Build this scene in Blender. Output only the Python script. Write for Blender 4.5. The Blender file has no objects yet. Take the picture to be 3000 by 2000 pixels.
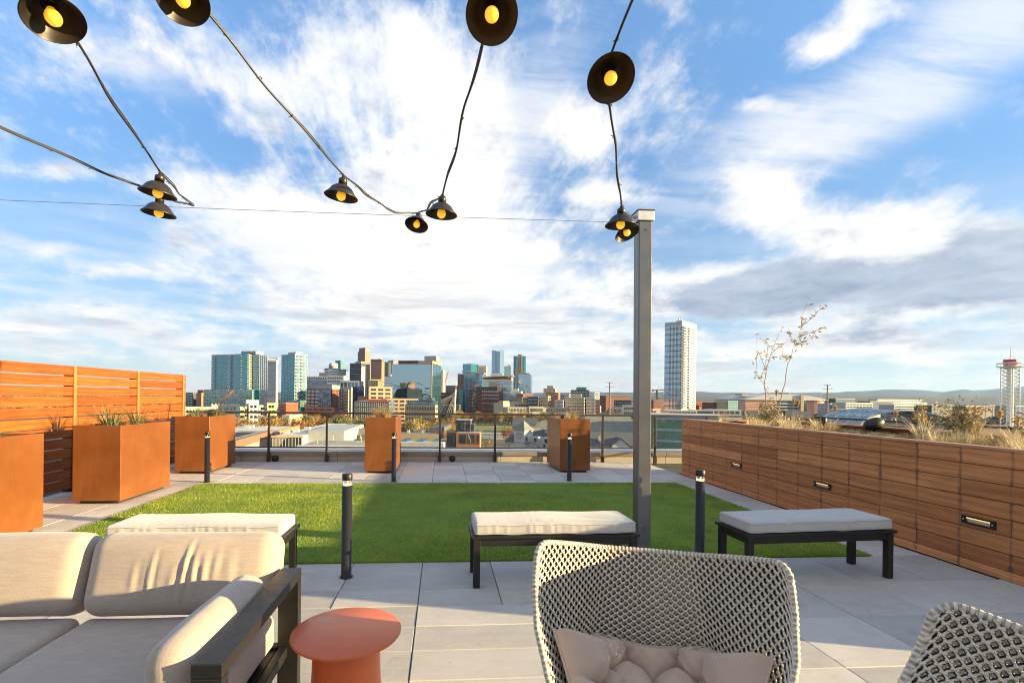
import bpy, math, random
import numpy as np
from mathutils import Vector, Matrix

R = random.Random(11)
S = bpy.context.scene
COL = S.collection
rad = math.radians

# ------------------------------------------------------------------ camera
CAM_H, YAW, ROLL = 1.5, math.atan(.0732), .0113
FPX, PPX, PPY = 1420., 1400., 1161.
cam = bpy.data.cameras.new('camera')
cam.sensor_width = 36; cam.lens = 36 * FPX / 3000
cam.shift_x = (1500 - PPX) / 3000; cam.shift_y = (PPY - 1000) / 3000
cam.clip_start = .05; cam.clip_end = 40000
camo = bpy.data.objects.new('camera', cam); COL.objects.link(camo)
camo.matrix_world = Matrix.Translation((0, 0, CAM_H)) @ Matrix.Rotation(-YAW, 4, 'Z') @ \
    Matrix.Rotation(math.pi / 2, 4, 'X') @ Matrix.Rotation(ROLL, 4, 'Z')
S.camera = camo

# ------------------------------------------------------------------ light
SUN_EL, SUN_AZ = rad(10.3), math.atan2(-.25, .97)      # azimuth measured from +X
sd = Vector((math.cos(SUN_EL) * math.cos(SUN_AZ), math.cos(SUN_EL) * math.sin(SUN_AZ), math.sin(SUN_EL)))
sun = bpy.data.lights.new('sun', 'SUN'); sun.energy = 5.0; sun.angle = rad(.5); sun.color = (1, .77, .40)
suno = bpy.data.objects.new('sun', sun); COL.objects.link(suno)
suno.rotation_euler = sd.to_track_quat('Z', 'Y').to_euler()

S.render.engine = 'CYCLES'
S.cycles.use_denoising = True; S.cycles.use_adaptive_sampling = True; S.cycles.adaptive_threshold = .015
S.cycles.filter_width = 1.05; S.cycles.max_bounces = 8; S.cycles.transparent_max_bounces = 24
S.cycles.diffuse_bounces = 4; S.cycles.glossy_bounces = 3; S.cycles.transmission_bounces = 6
S.cycles.sample_clamp_indirect = 6
S.view_settings.view_transform = 'Standard'; S.view_settings.look = 'None'
S.view_settings.exposure = 1.8; S.view_settings.gamma = 1; S.view_settings.use_curve_mapping = False


def ray(x, y):
    """direction from the camera (unit depth) of a photograph pixel (3000 x 2000)"""
    dx, dy = x - PPX, y - PPY
    c, s = math.cos(ROLL), math.sin(ROLL)
    u, v = (dx * c + dy * s) / FPX, (-dx * s + dy * c) / FPX
    return Vector((u * math.cos(YAW) + math.sin(YAW), -u * math.sin(YAW) + math.cos(YAW), -v))


def at(x, y, d):
    return Vector((0, 0, CAM_H)) + ray(x, y) * d


# ------------------------------------------------------------------ node helpers
def new_mat(name):
    m = bpy.data.materials.new(name); m.use_nodes = True
    nt = m.node_tree; nt.nodes.clear()
    return m, nt


class N:
    """small wrapper: n('ShaderNodeX', prop=..., In=value or socket) -> node"""
    def __init__(s, nt): s.nt = nt

    def __call__(s, kind, ins=None, **props):
        n = s.nt.nodes.new(kind)
        for k, v in props.items(): setattr(n, k, v)
        for k, v in (ins or {}).items():
            sock = n.inputs[k]
            if isinstance(v, bpy.types.NodeSocket): s.nt.links.new(v, sock)
            elif isinstance(v, bpy.types.Node): s.nt.links.new(v.outputs[0], sock)
            else: sock.default_value = v
        return n

    def math(s, op, a, b=None, c=None, clamp=False):
        i = {0: a}
        if b is not None: i[1] = b
        if c is not None: i[2] = c
        return s('ShaderNodeMath', i, operation=op, use_clamp=clamp).outputs[0]

    def vmath(s, op, a, b=None):
        i = {0: a}
        if b is not None: i[1] = b
        return s('ShaderNodeVectorMath', i, operation=op).outputs[0]

    def mix(s, f, a, b, blend='MIX'):
        n = s.nt.nodes.new('ShaderNodeMix'); n.data_type = 'RGBA'; n.blend_type = blend
        for k, v in ((0, f), (6, a), (7, b)):
            if isinstance(v, bpy.types.NodeSocket): s.nt.links.new(v, n.inputs[k])
            else: n.inputs[k].default_value = v if k == 0 else (*v[:3], 1)
        return n.outputs[2]

    def ramp(s, f, stops, interp='LINEAR'):
        n = s('ShaderNodeValToRGB', {0: f}); cr = n.color_ramp; cr.interpolation = interp
        while len(cr.elements) < len(stops): cr.elements.new(.5)
        for e, (p, c) in zip(cr.elements, stops):
            e.position = p; e.color = (*c, 1) if hasattr(c, '__len__') else (c, c, c, 1)
        return n.outputs[0]

    def maprange(s, v, a, b, c=0., d=1., smooth=True):
        return s('ShaderNodeMapRange', {0: v, 1: a, 2: b, 3: c, 4: d},
                 interpolation_type='SMOOTHSTEP' if smooth else 'LINEAR').outputs[0]

    def noise(s, vec, scale, detail=4, rough=.55, dist=0., out=0):
        i = {'Scale': scale, 'Detail': detail, 'Roughness': rough, 'Distortion': dist}
        if vec is not None: i['Vector'] = vec
        return s('ShaderNodeTexNoise', i).outputs[out]

    def mapping(s, vec, loc=(0, 0, 0), rot=(0, 0, 0), scale=(1, 1, 1), kind='POINT'):
        return s('ShaderNodeMapping', {'Vector': vec, 'Location': loc, 'Rotation': rot, 'Scale': scale}, vector_type=kind).outputs[0]


def finish(nt, n, color, rough=.6, metal=0., bump=None, bump_d=.002, spec=.5, **kw):
    i = {'Base Color': color if isinstance(color, bpy.types.NodeSocket) else (*color, 1), 'Roughness': rough, 'Metallic': metal,
         'Specular IOR Level': spec}
    i.update(kw)
    if bump is not None:
        i['Normal'] = n('ShaderNodeBump', {'Height': bump, 'Distance': bump_d, 'Strength': 1.}).outputs[0]
    p = n('ShaderNodeBsdfPrincipled', i)
    n('ShaderNodeOutputMaterial', {'Surface': p.outputs[0]})


def simple(name, col, rough=.6, metal=0., var=.08, scale=6., bump=0., spec=.5, objvar=.0):
    """plain painted / cast surface: slight mottling, optional bump, optional variation from object to object"""
    m, nt = new_mat(name); n = N(nt)
    co = n('ShaderNodeTexCoord').outputs['Object']
    t = n.noise(co, scale, 5, .6)
    f = n.maprange(t, .3, .7, 1 - var, 1 + var, False)
    if objvar:
        oi = n('ShaderNodeObjectInfo').outputs['Random']
        f = n.math('MULTIPLY', f, n.maprange(oi, 0, 1, 1 - objvar, 1 + objvar, False))
    c = n.mix(1., col, n('ShaderNodeCombineColor', {0: f, 1: f, 2: f}).outputs[0], 'MULTIPLY')
    r = n.maprange(t, .3, .7, max(rough - .06, .03), min(rough + .06, 1), False)
    finish(nt, n, c, r, metal, t if bump else None, bump, spec)
    return m


# ------------------------------------------------------------------ mesh helpers
class MB:
    def __init__(s): s.v = []; s.f = []

    def add(s, vs, fs):
        o = len(s.v); s.v += [tuple(p) for p in vs]; s.f += [tuple(i + o for i in q) for q in fs]; return s

    def box(s, x0, x1, y0, y1, z0, z1, M=None):
        vs = [(x0, y0, z0), (x1, y0, z0), (x1, y1, z0), (x0, y1, z0), (x0, y0, z1), (x1, y0, z1), (x1, y1, z1), (x0, y1, z1)]
        if M is not None: vs = [M @ Vector(p) for p in vs]
        return s.add(vs, [(3, 2, 1, 0), (4, 5, 6, 7), (0, 1, 5, 4), (1, 2, 6, 5), (2, 3, 7, 6), (3, 0, 4, 7)])

    def prism(s, poly, z0, z1):
        n = len(poly)
        vs = [(p[0], p[1], z0) for p in poly] + [(p[0], p[1], z1) for p in poly]
        return s.add(vs, [tuple(range(n - 1, -1, -1)), tuple(range(n, 2 * n))] + [(i, (i + 1) % n, n + (i + 1) % n, n + i) for i in range(n)])

    def loft(s, rings, cap=True, closed=True):
        n = len(rings[0]); vs = [p for r in rings for p in r]; fs = []
        for k in range(len(rings) - 1):
            for i in range(n if closed else n - 1):
                j = (i + 1) % n
                fs.append((k * n + i, k * n + j, (k + 1) * n + j, (k + 1) * n + i))
        if cap:
            fs.append(tuple(range(n - 1, -1, -1))); m = (len(rings) - 1) * n; fs.append(tuple(m + i for i in range(n)))
        return s.add(vs, fs)

    def lathe(s, prof, n=24, c=(0, 0, 0), cap=True, M=None):
        rings = []
        for r, z in prof:
            ring = [Vector((c[0] + r * math.cos(2 * math.pi * i / n), c[1] + r * math.sin(2 * math.pi * i / n), c[2] + z)) for i in range(n)]
            if M is not None: ring = [M @ p for p in ring]
            rings.append(ring)
        return s.loft(rings, cap)

    def tube(s, pts, r, n=6, cap=True):
        pts = [Vector(p) for p in pts]; rings = []
        for i, p in enumerate(pts):
            t = (pts[min(i + 1, len(pts) - 1)] - pts[max(i - 1, 0)])
            if t.length < 1e-9: t = Vector((0, 0, 1))
            t.normalize()
            a = t.cross(Vector((0, 0, 1)) if abs(t.z) < .9 else Vector((1, 0, 0))).normalized(); b = t.cross(a)
            ri = r[i] if hasattr(r, '__len__') else r
            rings.append([p + (a * math.cos(2 * math.pi * k / n) + b * math.sin(2 * math.pi * k / n)) * ri for k in range(n)])
        return s.loft(rings, cap)

    def mesh(s, name, mat, smooth=False):
        me = bpy.data.meshes.new(name); me.from_pydata(s.v, [], s.f)
        if mat is not None: me.materials.append(mat)
        if smooth: me.polygons.foreach_set('use_smooth', [True] * len(me.polygons))
        me.update()
        return me

    def build(s, name, mat, parent=None, smooth=False, bevel=0, seg=2, **tags):
        return put(name, s.mesh(name, mat, smooth), parent, bevel, seg, **tags)


def put(name, me, parent=None, bevel=0, seg=2, loc=None, rotz=None, **tags):
    o = bpy.data.objects.new(name, me); COL.objects.link(o)
    if parent is not None: o.parent = parent
    if loc is not None: o.location = loc
    if rotz is not None: o.rotation_euler = (0, 0, rotz)
    if bevel:
        b = o.modifiers.new('bevel', 'BEVEL'); b.width = bevel; b.segments = seg; b.limit_method = 'ANGLE'
    for k, v in tags.items(): o[k] = v
    return o


def thing(name, label, cat, loc=(0, 0, 0), rotz=0, group=None):
    o = bpy.data.objects.new(name, None); COL.objects.link(o); o.empty_display_size = .2
    o.location = loc; o.rotation_euler = (0, 0, rotz); o['label'] = label; o['category'] = cat
    if group: o['group'] = group
    return o


def copy_tree(src, parent=None):
    c = src.copy(); COL.objects.link(c); c.parent = parent
    for ch in list(src.children): copy_tree(ch, c)
    return c


def arrays(name, V, F, mat, parent=None, smooth=False, **tags):
    """mesh from numpy arrays (all faces the same corner count)"""
    me = bpy.data.meshes.new(name); k = F.shape[1]
    me.vertices.add(len(V)); me.vertices.foreach_set('co', np.asarray(V, np.float32).ravel())
    me.loops.add(F.size); me.loops.foreach_set('vertex_index', np.asarray(F, np.int32).ravel())
    me.polygons.add(len(F)); me.polygons.foreach_set('loop_start', np.arange(0, F.size, k, dtype=np.int32))
    me.polygons.foreach_set('loop_total', np.full(len(F), k, np.int32))
    if smooth: me.polygons.foreach_set('use_smooth', np.ones(len(F), bool))
    me.materials.append(mat); me.update(calc_edges=True); me.validate()
    return put(name, me, parent, **tags)


def rounded(hx, hy, hz, r, n=14, fn=None):
    """rounded-box grid mesh: returns verts, quads (fn deforms each point)"""
    idx, vs, fs = {}, [], []

    def vid(p):
        k = (round(p[0], 5), round(p[1], 5), round(p[2], 5))
        if k not in idx:
            q = Vector((max(-hx + r, min(hx - r, p[0])), max(-hy + r, min(hy - r, p[1])), max(-hz + r, min(hz - r, p[2]))))
            d = Vector(p) - q
            w = q + d.normalized() * r if d.length > 1e-9 else Vector(p)
            idx[k] = len(vs); vs.append(fn(w) if fn else w)
        return idx[k]
    # finer spacing near the rounded rims
    def line(h, m):
        inner = [-(h - r) + 2 * (h - r) * i / m for i in range(m + 1)]
        rim = [h - r + r * t for t in (.25, .5, .75, 1)]
        return [-x for x in reversed(rim)] + inner + rim
    mx, my, mz = (max(2, int(n * h / max(hx, hy, hz))) for h in (hx, hy, hz))
    X, Y, Z = line(hx, mx), line(hy, my), line(hz, mz)
    def face(A, B, mk, flip):
        for i in range(len(A) - 1):
            for j in range(len(B) - 1):
                q = [vid(mk(A[i], B[j])), vid(mk(A[i + 1], B[j])), vid(mk(A[i + 1], B[j + 1])), vid(mk(A[i], B[j + 1]))]
                if len(set(q)) == 4: fs.append(tuple(reversed(q)) if flip else tuple(q))
    face(X, Y, lambda a, b: (a, b, hz), False); face(X, Y, lambda a, b: (a, b, -hz), True)
    face(X, Z, lambda a, b: (a, -hy, b), False); face(X, Z, lambda a, b: (a, hy, b), True)
    face(Y, Z, lambda a, b: (hx, a, b), False); face(Y, Z, lambda a, b: (-hx, a, b), True)
    return vs, fs


# ------------------------------------------------------------------ sky
W = bpy.data.worlds.new('World'); S.world = W; W.use_nodes = True
W.cycles.sampling_method = 'MANUAL'; W.cycles.sample_map_resolution = 512
wt = W.node_tree; wt.nodes.clear(); n = N(wt)
D = n('ShaderNodeTexCoord').outputs['Generated']
sky = n('ShaderNodeTexSky', sky_type='NISHITA', sun_disc=False, sun_elevation=SUN_EL, sun_rotation=math.pi / 2 - SUN_AZ,
        altitude=1600, air_density=1.0, dust_density=.3, ozone_density=2.5)
sep = n('ShaderNodeSeparateXYZ', {0: D}).outputs
# the low air scatters so strongly at this sun height that the clear horizon is held back
thin = n.ramp(sep[2], [(0., .40), (.12, .42), (.30, .62), (.55, 1.0), (.8, 1.25)])
skyc = n.mix(1., sky.outputs[0], n.mix(1., thin, (.098, .126, .140), 'MULTIPLY'), 'MULTIPLY')
skyc = n.mix(n.maprange(sep[2], .0, .45, .55, .10), skyc, (.25, .315, .37))
up = n.math('MAXIMUM', sep[2], .0)
inv = n.math('DIVIDE', 1., n.math('ADD', up, .16))
# directions laid on a flat cloud deck, so clouds flatten towards the horizon
plane = n('ShaderNodeCombineXYZ', {0: n.math('MULTIPLY', sep[0], inv), 1: n.math('MULTIPLY', sep[1], inv), 2: 0.}).outputs[0]
# bearings seen from the terrace: tangent-plane coordinates about the direction of the skyline
E_F = Vector((math.sin(YAW), math.cos(YAW), 0)); E_R = Vector((math.cos(YAW), -math.sin(YAW), 0))
ahead = n('ShaderNodeVectorMath', {0: D, 1: E_F}, operation='DOT_PRODUCT').outputs['Value']
side = n('ShaderNodeVectorMath', {0: D, 1: E_R}, operation='DOT_PRODUCT').outputs['Value']
ia = n.math('DIVIDE', 1., n.math('MAXIMUM', ahead, .05))
TU, TV = n.math('MULTIPLY', side, ia), n.math('MULTIPLY', sep[2], ia)
FRONT = n.maprange(ahead, .05, .25)
UV = {}


def uv(rot):
    if rot not in UV:
        c, s_ = math.cos(rad(rot)), math.sin(rad(rot))
        UV[rot] = n('ShaderNodeCombineXYZ', {0: n.math('ADD', n.math('MULTIPLY', TU, c), n.math('MULTIPLY', TV, s_)),
                                            1: n.math('ADD', n.math('MULTIPLY', TU, -s_), n.math('MULTIPLY', TV, c)), 2: 0.}).outputs[0]
    return UV[rot]


def bank(L):
    """cloud banks: (bearing x, y, half width, half height in photo pixels, turn in degrees, weight), summed"""
    tot = None
    for x, y, wx, wy, rot, k in L:
        d = ray(x, y); q = d.dot(E_F); u, v = d.dot(E_R) / q, d.z / q
        c, s_ = math.cos(rad(rot)), math.sin(rad(rot)); ru, rv = u * c + v * s_, -u * s_ + v * c
        a, b = FPX / wx, FPX / wy
        p = n('ShaderNodeVectorMath', {0: uv(rot), 1: (a, b, 0), 2: (-ru * a, -rv * b, 0)}, operation='MULTIPLY_ADD').outputs[0]
        g = n.maprange(n('ShaderNodeVectorMath', {0: p}, operation='LENGTH').outputs['Value'], 1., .15, 0., k)
        tot = g if tot is None else n.math('ADD', tot, g)
    return n.math('MULTIPLY', tot, FRONT)


warp = n.vmath('ADD', plane, n('ShaderNodeVectorMath', {0: n.noise(plane, 1.6, 3, .6, out=1), 3: .5}, operation='SCALE').outputs[0])
fb = n.noise(warp, 2.0, 9, .64)                # billows
fine = n.noise(D, 12., 9, .67)                 # ragged cloud edges
strk = n.noise(n.mapping(plane, (0, 0, 0), (0, 0, rad(-36)), (.34, 2.0, 1)), 2.2, 8, .66, .35)   # combed high cloud
strk2 = n.noise(n.vmath('MULTIPLY', D, (3., 3., 26.)), 1.3, 6, .6)                          # flat layers low down
big = bank([
    (1080, 190, 640, 340, 0, 1.0), (640, 190, 420, 110, -25, .55), (1330, 470, 300, 420, -25, .85),
    (1200, 700, 760, 340, 0, 1.3), (760, 640, 520, 190, -25, 1.0), (1400, 900, 620, 240, 0, .9), (500, 540, 200, 80, 0, .5),
    (440, 790, 330, 62, 0, .95), (150, 730, 190, 42, 0, .7), (200, 500, 260, 55, 0, .55), (540, 725, 150, 60, -25, .6),
    (1720, 370, 210, 180, 0, .9), (1830, 560, 190, 60, 0, .7), (1590, 735, 80, 45, 0, .8), (1730, 575, 130, 40, 0, .6),
    (2450, 660, 560, 130, 0, 1.25), (2230, 560, 200, 150, 0, .9), (2060, 850, 420, 110, 0, 1.0), (2750, 800, 560, 180, 0, 1.1),
    (2420, 130, 200, 90, 25, .85), (2560, 30, 200, 85, 0, .9), (2230, 310, 140, 40, 0, .75),
    (600, 980, 900, 150, 0, .6), (1900, 1000, 900, 140, 0, .6), (2700, 1010, 700, 150, 0, .7), (60, 940, 400, 110, 0, .6),
])
veil = bank([(2500, 330, 950, 210, 25, 1.0), (1560, 300, 200, 620, -25, .8), (2850, 60, 460, 220, 25, .7), (300, 140, 420, 110, -25, .6)])
# grey undersides of the thick low clouds
dark = bank([(2560, 840, 760, 120, 0, 1.5), (2960, 750, 460, 190, 0, 1.5), (2090, 885, 400, 85, 0, 1.5), (380, 985, 520, 55, 0, .5), (1150, 1010, 500, 45, 0, .35),
             (2650, 985, 640, 70, 0, .6), (1750, 1020, 600, 60, 0, .4)])
# wisps fanning up from behind the skyline
pv_ = ray(1230, 1090); pq = pv_.dot(E_F); pu, pw = pv_.dot(E_R) / pq, pv_.z / pq
fu_, fv_ = n.math('SUBTRACT', TU, pu), n.math('SUBTRACT', TV, pw)
fr_ = n.math('SQRT', n.math('ADD', n.math('MULTIPLY', fu_, fu_), n.math('MULTIPLY', fv_, fv_)))
fan = n.noise(n('ShaderNodeCombineXYZ', {0: n.math('MULTIPLY', n.math('ARCTAN2', fv_, fu_), 4.2), 1: n.math('MULTIPLY', fr_, 1.5), 2: n.math('MULTIPLY', fine, .25)}).outputs[0], 1.6, 7, .62)
fanw = n.math('MULTIPLY', n.math('SUBTRACT', fan, .5), n.math('MULTIPLY', FRONT, n.maprange(fr_, .12, .45, 0., .62)))
cov = n.math('ADD', n.math('ADD', fanw, n.math('MULTIPLY', fb, .70)), n.math('ADD', n.math('MULTIPLY', fine, .62), n.math('MULTIPLY', n.math('ADD', n.math('ADD', big, n.math('MULTIPLY', n.math('SUBTRACT', 1., FRONT), .6)), n.math('MULTIPLY', dark, .7)), .27)))
dens = n.maprange(cov, .655, .985)
low = n.maprange(sep[2], .0, .36, 1., 0.)
layer = n.math('MULTIPLY', n.maprange(n.math('ADD', strk2, n.math('MULTIPLY', fine, .25)), .50, .76), n.math('MULTIPLY', low, 1.0))
vd = n.math('MULTIPLY', n.maprange(n.math('MULTIPLY', n.maprange(strk, .22, .68, .1, 1.), n.math('ADD', .20, veil)), .08, 1.10), .80)
cl = n.math('SUBTRACT', 1., n.math('MULTIPLY', n.math('SUBTRACT', 1., dens), n.math('MULTIPLY', n.math('SUBTRACT', 1., layer), n.math('SUBTRACT', 1., vd))))
gr = n.maprange(n.math('ADD', n.math('MULTIPLY', dark, .8), n.math('ADD', n.math('MULTIPLY', n.math('SUBTRACT', n.noise(n.vmath('MULTIPLY', D, (1, 1, 2.6)), 6., 8, .64), .5), 3.0), n.math('MULTIPLY', n.math('SUBTRACT', fine, .5), 1.4))), .12, 1.0)
lowgrey = n.math('MULTIPLY', n.maprange(n.noise(n.vmath('MULTIPLY', D, (2.4, 2.4, 19.)), 1.6, 6, .62), .44, .66), n.maprange(sep[2], .02, .34, .85, 0.))
gr = n.math('MAXIMUM', gr, lowgrey)
ccol = n.mix(gr, (.405, .388, .365), (.104, .128, .182))
ccol = n.mix(n.maprange(n.math('ADD', fb, n.math('MULTIPLY', big, .10)), .42, .78, .62, .0, False), ccol, (.29, .325, .365))
hz = n.maprange(sep[2], -.02, .12, 1., 0.)
skyc = n.mix(n.math('MULTIPLY', hz, .7), skyc, (.30, .295, .28))
ccol = n.mix(n.math('MULTIPLY', hz, .55), ccol, (.34, .30, .26))
final = n.mix(cl, skyc, ccol)
bg = n('ShaderNodeBackground', {'Color': final, 'Strength': .82})
n('ShaderNodeOutputWorld', {'Surface': bg.outputs[0]})

# ================================================================== materials of the terrace
def wood(name, c1, c2, axis=1, stain=None, rough=.55, var=.16, coat=0.):
    """hardwood board: grain along one axis of the object, tone changing from board to board"""
    m, nt = new_mat(name); n = N(nt)
    co = n('ShaderNodeTexCoord').outputs['Object']; rnd = n('ShaderNodeObjectInfo').outputs['Random']
    off = n('ShaderNodeCombineXYZ', {0: n.math('MULTIPLY', rnd, 37.), 1: n.math('MULTIPLY', rnd, 91.), 2: n.math('MULTIPLY', rnd, 53.)}).outputs[0]
    p = n.vmath('ADD', co, off)
    sc = [9., 9., 9.]; sc[axis] = .8
    sw = [5., 5., 9.]; sw[axis] = 1.1
    grain = n.noise(n.vmath('MULTIPLY', p, tuple(sc)), 3.2, 6, .62, .6)
    fig = n('ShaderNodeTexWave', {'Vector': n.vmath('MULTIPLY', p, tuple(sw)), 'Scale': .55, 'Distortion': 9.0, 'Detail': 3., 'Detail Scale': 1.1},
            wave_type='RINGS', rings_direction='XYZ'[axis]).outputs['Fac']
    f = n.math('ADD', n.math('MULTIPLY', grain, .78), n.math('MULTIPLY', fig, .22))
    c = n.mix(n.maprange(f, .25, .75, 0, 1, False), c1, c2)
    t = n.maprange(rnd, 0, 1, 1 - var, 1 + var, False)
    c = n.mix(1., c, n('ShaderNodeCombineColor', {0: t, 1: n.math('POWER', t, 1.25), 2: n.math('POWER', t, 1.5)}).outputs[0], 'MULTIPLY')
    blot = n.noise(p, 1.7, 4, .6)
    c = n.mix(n.maprange(blot, .5, .75, 0, .35), c, tuple(x * .62 for x in c1))
    if stain:      # weather streaks below the fixings, one stud apart
        y0, step = stain
        w = n('ShaderNodeTexCoord').outputs['Object']
        sy = n('ShaderNodeSeparateXYZ', {0: n.vmath('ADD', w, n('ShaderNodeObjectInfo').outputs['Location'])}).outputs
        wob = n.math('MULTIPLY', n.math('SUBTRACT', n.noise(n.vmath('ADD', w, off), 9., 4, .7), .5), .05)
        ph = n.math('FRACT', n.math('DIVIDE', n.math('SUBTRACT', n.math('ADD', sy[1], wob), y0 - step / 2), step))
        d = n.math('MULTIPLY', n.math('ABSOLUTE', n.math('SUBTRACT', ph, .5)), step)
        wid = n.maprange(n.noise(n.vmath('MULTIPLY', n.vmath('ADD', w, off), (1, 2.5, 14)), 1., 4, .7), .3, .72, .004, .034)
        k = n.math('SUBTRACT', 1., n.math('DIVIDE', d, wid), clamp=True)
        c = n.mix(n.math('MULTIPLY', n.maprange(k, 0, .7), n.maprange(n.noise(n.vmath('ADD', w, off), 2.6, 3, .6), .36, .62, .12, .72)), c, (.050, .036, .034))
    finish(nt, n, c, n.maprange(grain, .3, .7, rough - .08, rough + .12, False), 0, grain, .0012, .4)
    return m


M = {}
M['wall_wood'] = wood('bed_board_wood', (.34, .115, .033), (.54, .225, .080), 1, (3.71 + .0, .4064), .58, .27)
M['cap_wood'] = wood('cap_board_wood', (.40, .19, .09), (.60, .33, .18), 1, None, .6)  # cap toned lighter than the wall, sunlight put into the colour
M['fence_wood'] = wood('fence_board_wood', (.195, .046, .006), (.30, .092, .013), 1, None, .45, .20)
M['fence_post'] = wood('fence_post_wood', (.32, .13, .04), (.46, .20, .07), 2, None, .5, .08)


def corten(name):
    m, nt = new_mat(name); n = N(nt)
    co = n('ShaderNodeTexCoord').outputs['Object']
    a = n.noise(co, 2.2, 5, .6); b = n.noise(n.vmath('MULTIPLY', co, (6, 6, 1.2)), 2., 5, .6)
    c = n.mix(n.maprange(a, .3, .72), (.195, .064, .015), (.255, .090, .023))
    c = n.mix(n.maprange(b, .50, .78, 0, .5), c, (.150, .048, .015)); c = n.mix(n.maprange(n.noise(n.vmath('MULTIPLY', co, (9, 9, .8)), 1.6, 6, .65), .56, .74, 0, .35), c, (.31, .125, .045))
    finish(nt, n, c, n.maprange(a, .3, .7, .30, .44, False), .25, b, .0006, .5)
    return m


M['planter'] = corten('rust_painted_steel')
M['planter_dark'] = simple('planter_foot_black', (.02, .018, .016), .7)
M['soil'] = simple('planting_soil', (.055, .040, .028), .95, var=.5, scale=40, bump=.01)


def paver_mat():
    m, nt = new_mat('concrete_paver'); n = N(nt)
    co = n('ShaderNodeTexCoord').outputs['Object']; rnd = n('ShaderNodeObjectInfo').outputs['Random']
    off = n('ShaderNodeCombineXYZ', {0: n.math('MULTIPLY', rnd, 61.), 1: n.math('MULTIPLY', rnd, 17.), 2: rnd}).outputs[0]
    p = n.vmath('ADD', co, off)
    cl = n.noise(p, 2.6, 5, .65); sp = n.noise(p, 170., 3, .7); sc = n.noise(n.vmath('MULTIPLY', p, (1.2, 7, 1)), 3., 5, .7)
    f = n.math('ADD', n.math('MULTIPLY', n.math('SUBTRACT', cl, .5), .55), n.math('MULTIPLY', n.math('SUBTRACT', sp, .5), .75))
    f = n.math('ADD', f, n.math('MULTIPLY', n.math('SUBTRACT', sc, .5), .28))
    f = n.math('ADD', f, n.maprange(rnd, 0, 1, .82, 1.13, False))
    c = n.mix(1., (.475, .438, .392), n('ShaderNodeCombineColor', {0: f, 1: f, 2: f}).outputs[0], 'MULTIPLY')
    sepk = n('ShaderNodeTexVoronoi', {'Vector': p, 'Scale': 95.}, feature='F1')
    c = n.mix(n.math('MULTIPLY', n.maprange(sepk.outputs['Distance'], .10, .22, 1, 0), n.maprange(n.noise(p, 21., 2), .5, .7, 0, .55)), c, (.74, .73, .70))
    # worn stains with their own outline
    st = n.maprange(n.noise(p, 5.5, 6, .7), .58, .72, 0, .42)
    c = n.mix(st, c, (.24, .232, .222))
    finish(nt, n, c, n.maprange(cl, .3, .7, .62, .85, False), 0, n.math('ADD', sp, n.math('MULTIPLY', cl, .4)), .0022, .35)
    return m


M['paver'] = paver_mat()
M['joint'] = simple('paver_bedding', (.05, .048, .045), .95)
M['black_metal'] = simple('black_powder_coat', (.011, .0105, .0105), .45, .0, .12, 30, 0, .4)
M['bronze_metal'] = simple('dark_bronze_rail', (.035, .028, .023), .45, .2, .12, 20)
M['pole'] = simple('grey_steel_pole', (.15, .153, .157), .32, .6, .06, 5)
M['zinc'] = simple('galvanised_cap', (.62, .60, .57), .42, .55, .08, 14)
M['curb'] = simple('tan_coated_curb', (.40, .335, .255), .55, 0, .08, 5)
M['coping'] = simple('brown_metal_coping', (.26, .215, .165), .45, .25, .07, 4)
M['membrane'] = simple('pale_roof_membrane', (.52, .53, .55), .7, 0, .08, 3)


def fabric(name, col, fine=520., rough=.92, bump=.0008, var=.10, streak=.06):
    m, nt = new_mat(name); n = N(nt)
    co = n('ShaderNodeTexCoord').outputs['Object']
    w = n.noise(co, 150., 2, .6)
    slub = n.noise(n.vmath('MULTIPLY', co, (4, 12, 34)), 3., 3, .6); soft = n.noise(co, 4., 4, .6)
    f = n.math('ADD', n.math('ADD', 1., n.math('MULTIPLY', n.math('SUBTRACT', soft, .5), var * 2)), n.math('MULTIPLY', n.math('SUBTRACT', slub, .5), streak * 4))
    c = n.mix(1., col, n('ShaderNodeCombineColor', {0: f, 1: f, 2: f}).outputs[0], 'MULTIPLY')
    finish(nt, n, c, rough, 0, n.math('ADD', w, n.math('MULTIPLY', slub, .6)), bump, .2, **{'Sheen Weight': .25, 'Sheen Roughness': .5})
    return m


M['bench_fabric'] = fabric('off_white_bench_canvas', (.43, .405, .375))
M['piping'] = fabric('grey_piping', (.30, .30, .31))
M['sofa_fabric'] = fabric('beige_sofa_weave', (.370, .298, .246), streak=.10)
M['tuft_fabric'] = fabric('blush_tufted_cotton', (.50, .362, .272), streak=.03)
M['orange'] = simple('orange_lacquer', (.58, .115, .030), .36, 0, .07, 14, 0, .5)
M['weave_light'] = simple('pale_woven_fibre', (.62, .525, .40), .55, 0, .22, 60)
M['weave_rim'] = simple('brown_woven_rim', (.34, .29, .22), .6, 0, .3, 60)
M['weave_dark'] = simple('dark_woven_fibre', (.034, .027, .022), .55, 0, .25, 60)


def glass(name, tint=(.975, .99, .98), gloss=.10):
    m, nt = new_mat(name); n = N(nt)
    t = n('ShaderNodeBsdfTransparent', {0: (*tint, 1)}); g = n('ShaderNodeBsdfGlossy', {0: (1, 1, 1, 1), 'Roughness': .02})
    fr = n('ShaderNodeFresnel', {'IOR': 1.45}).outputs[0]
    mx = n('ShaderNodeMixShader', {0: n.math('MULTIPLY', fr, gloss / .04 * .55, clamp=True), 1: t.outputs[0], 2: g.outputs[0]})
    n('ShaderNodeOutputMaterial', {'Surface': mx.outputs[0]})
    return m


M['glass'] = glass('railing_glass', gloss=.04)
M['lens'] = glass('clear_lens', (.97, .97, .95), .05)


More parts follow.
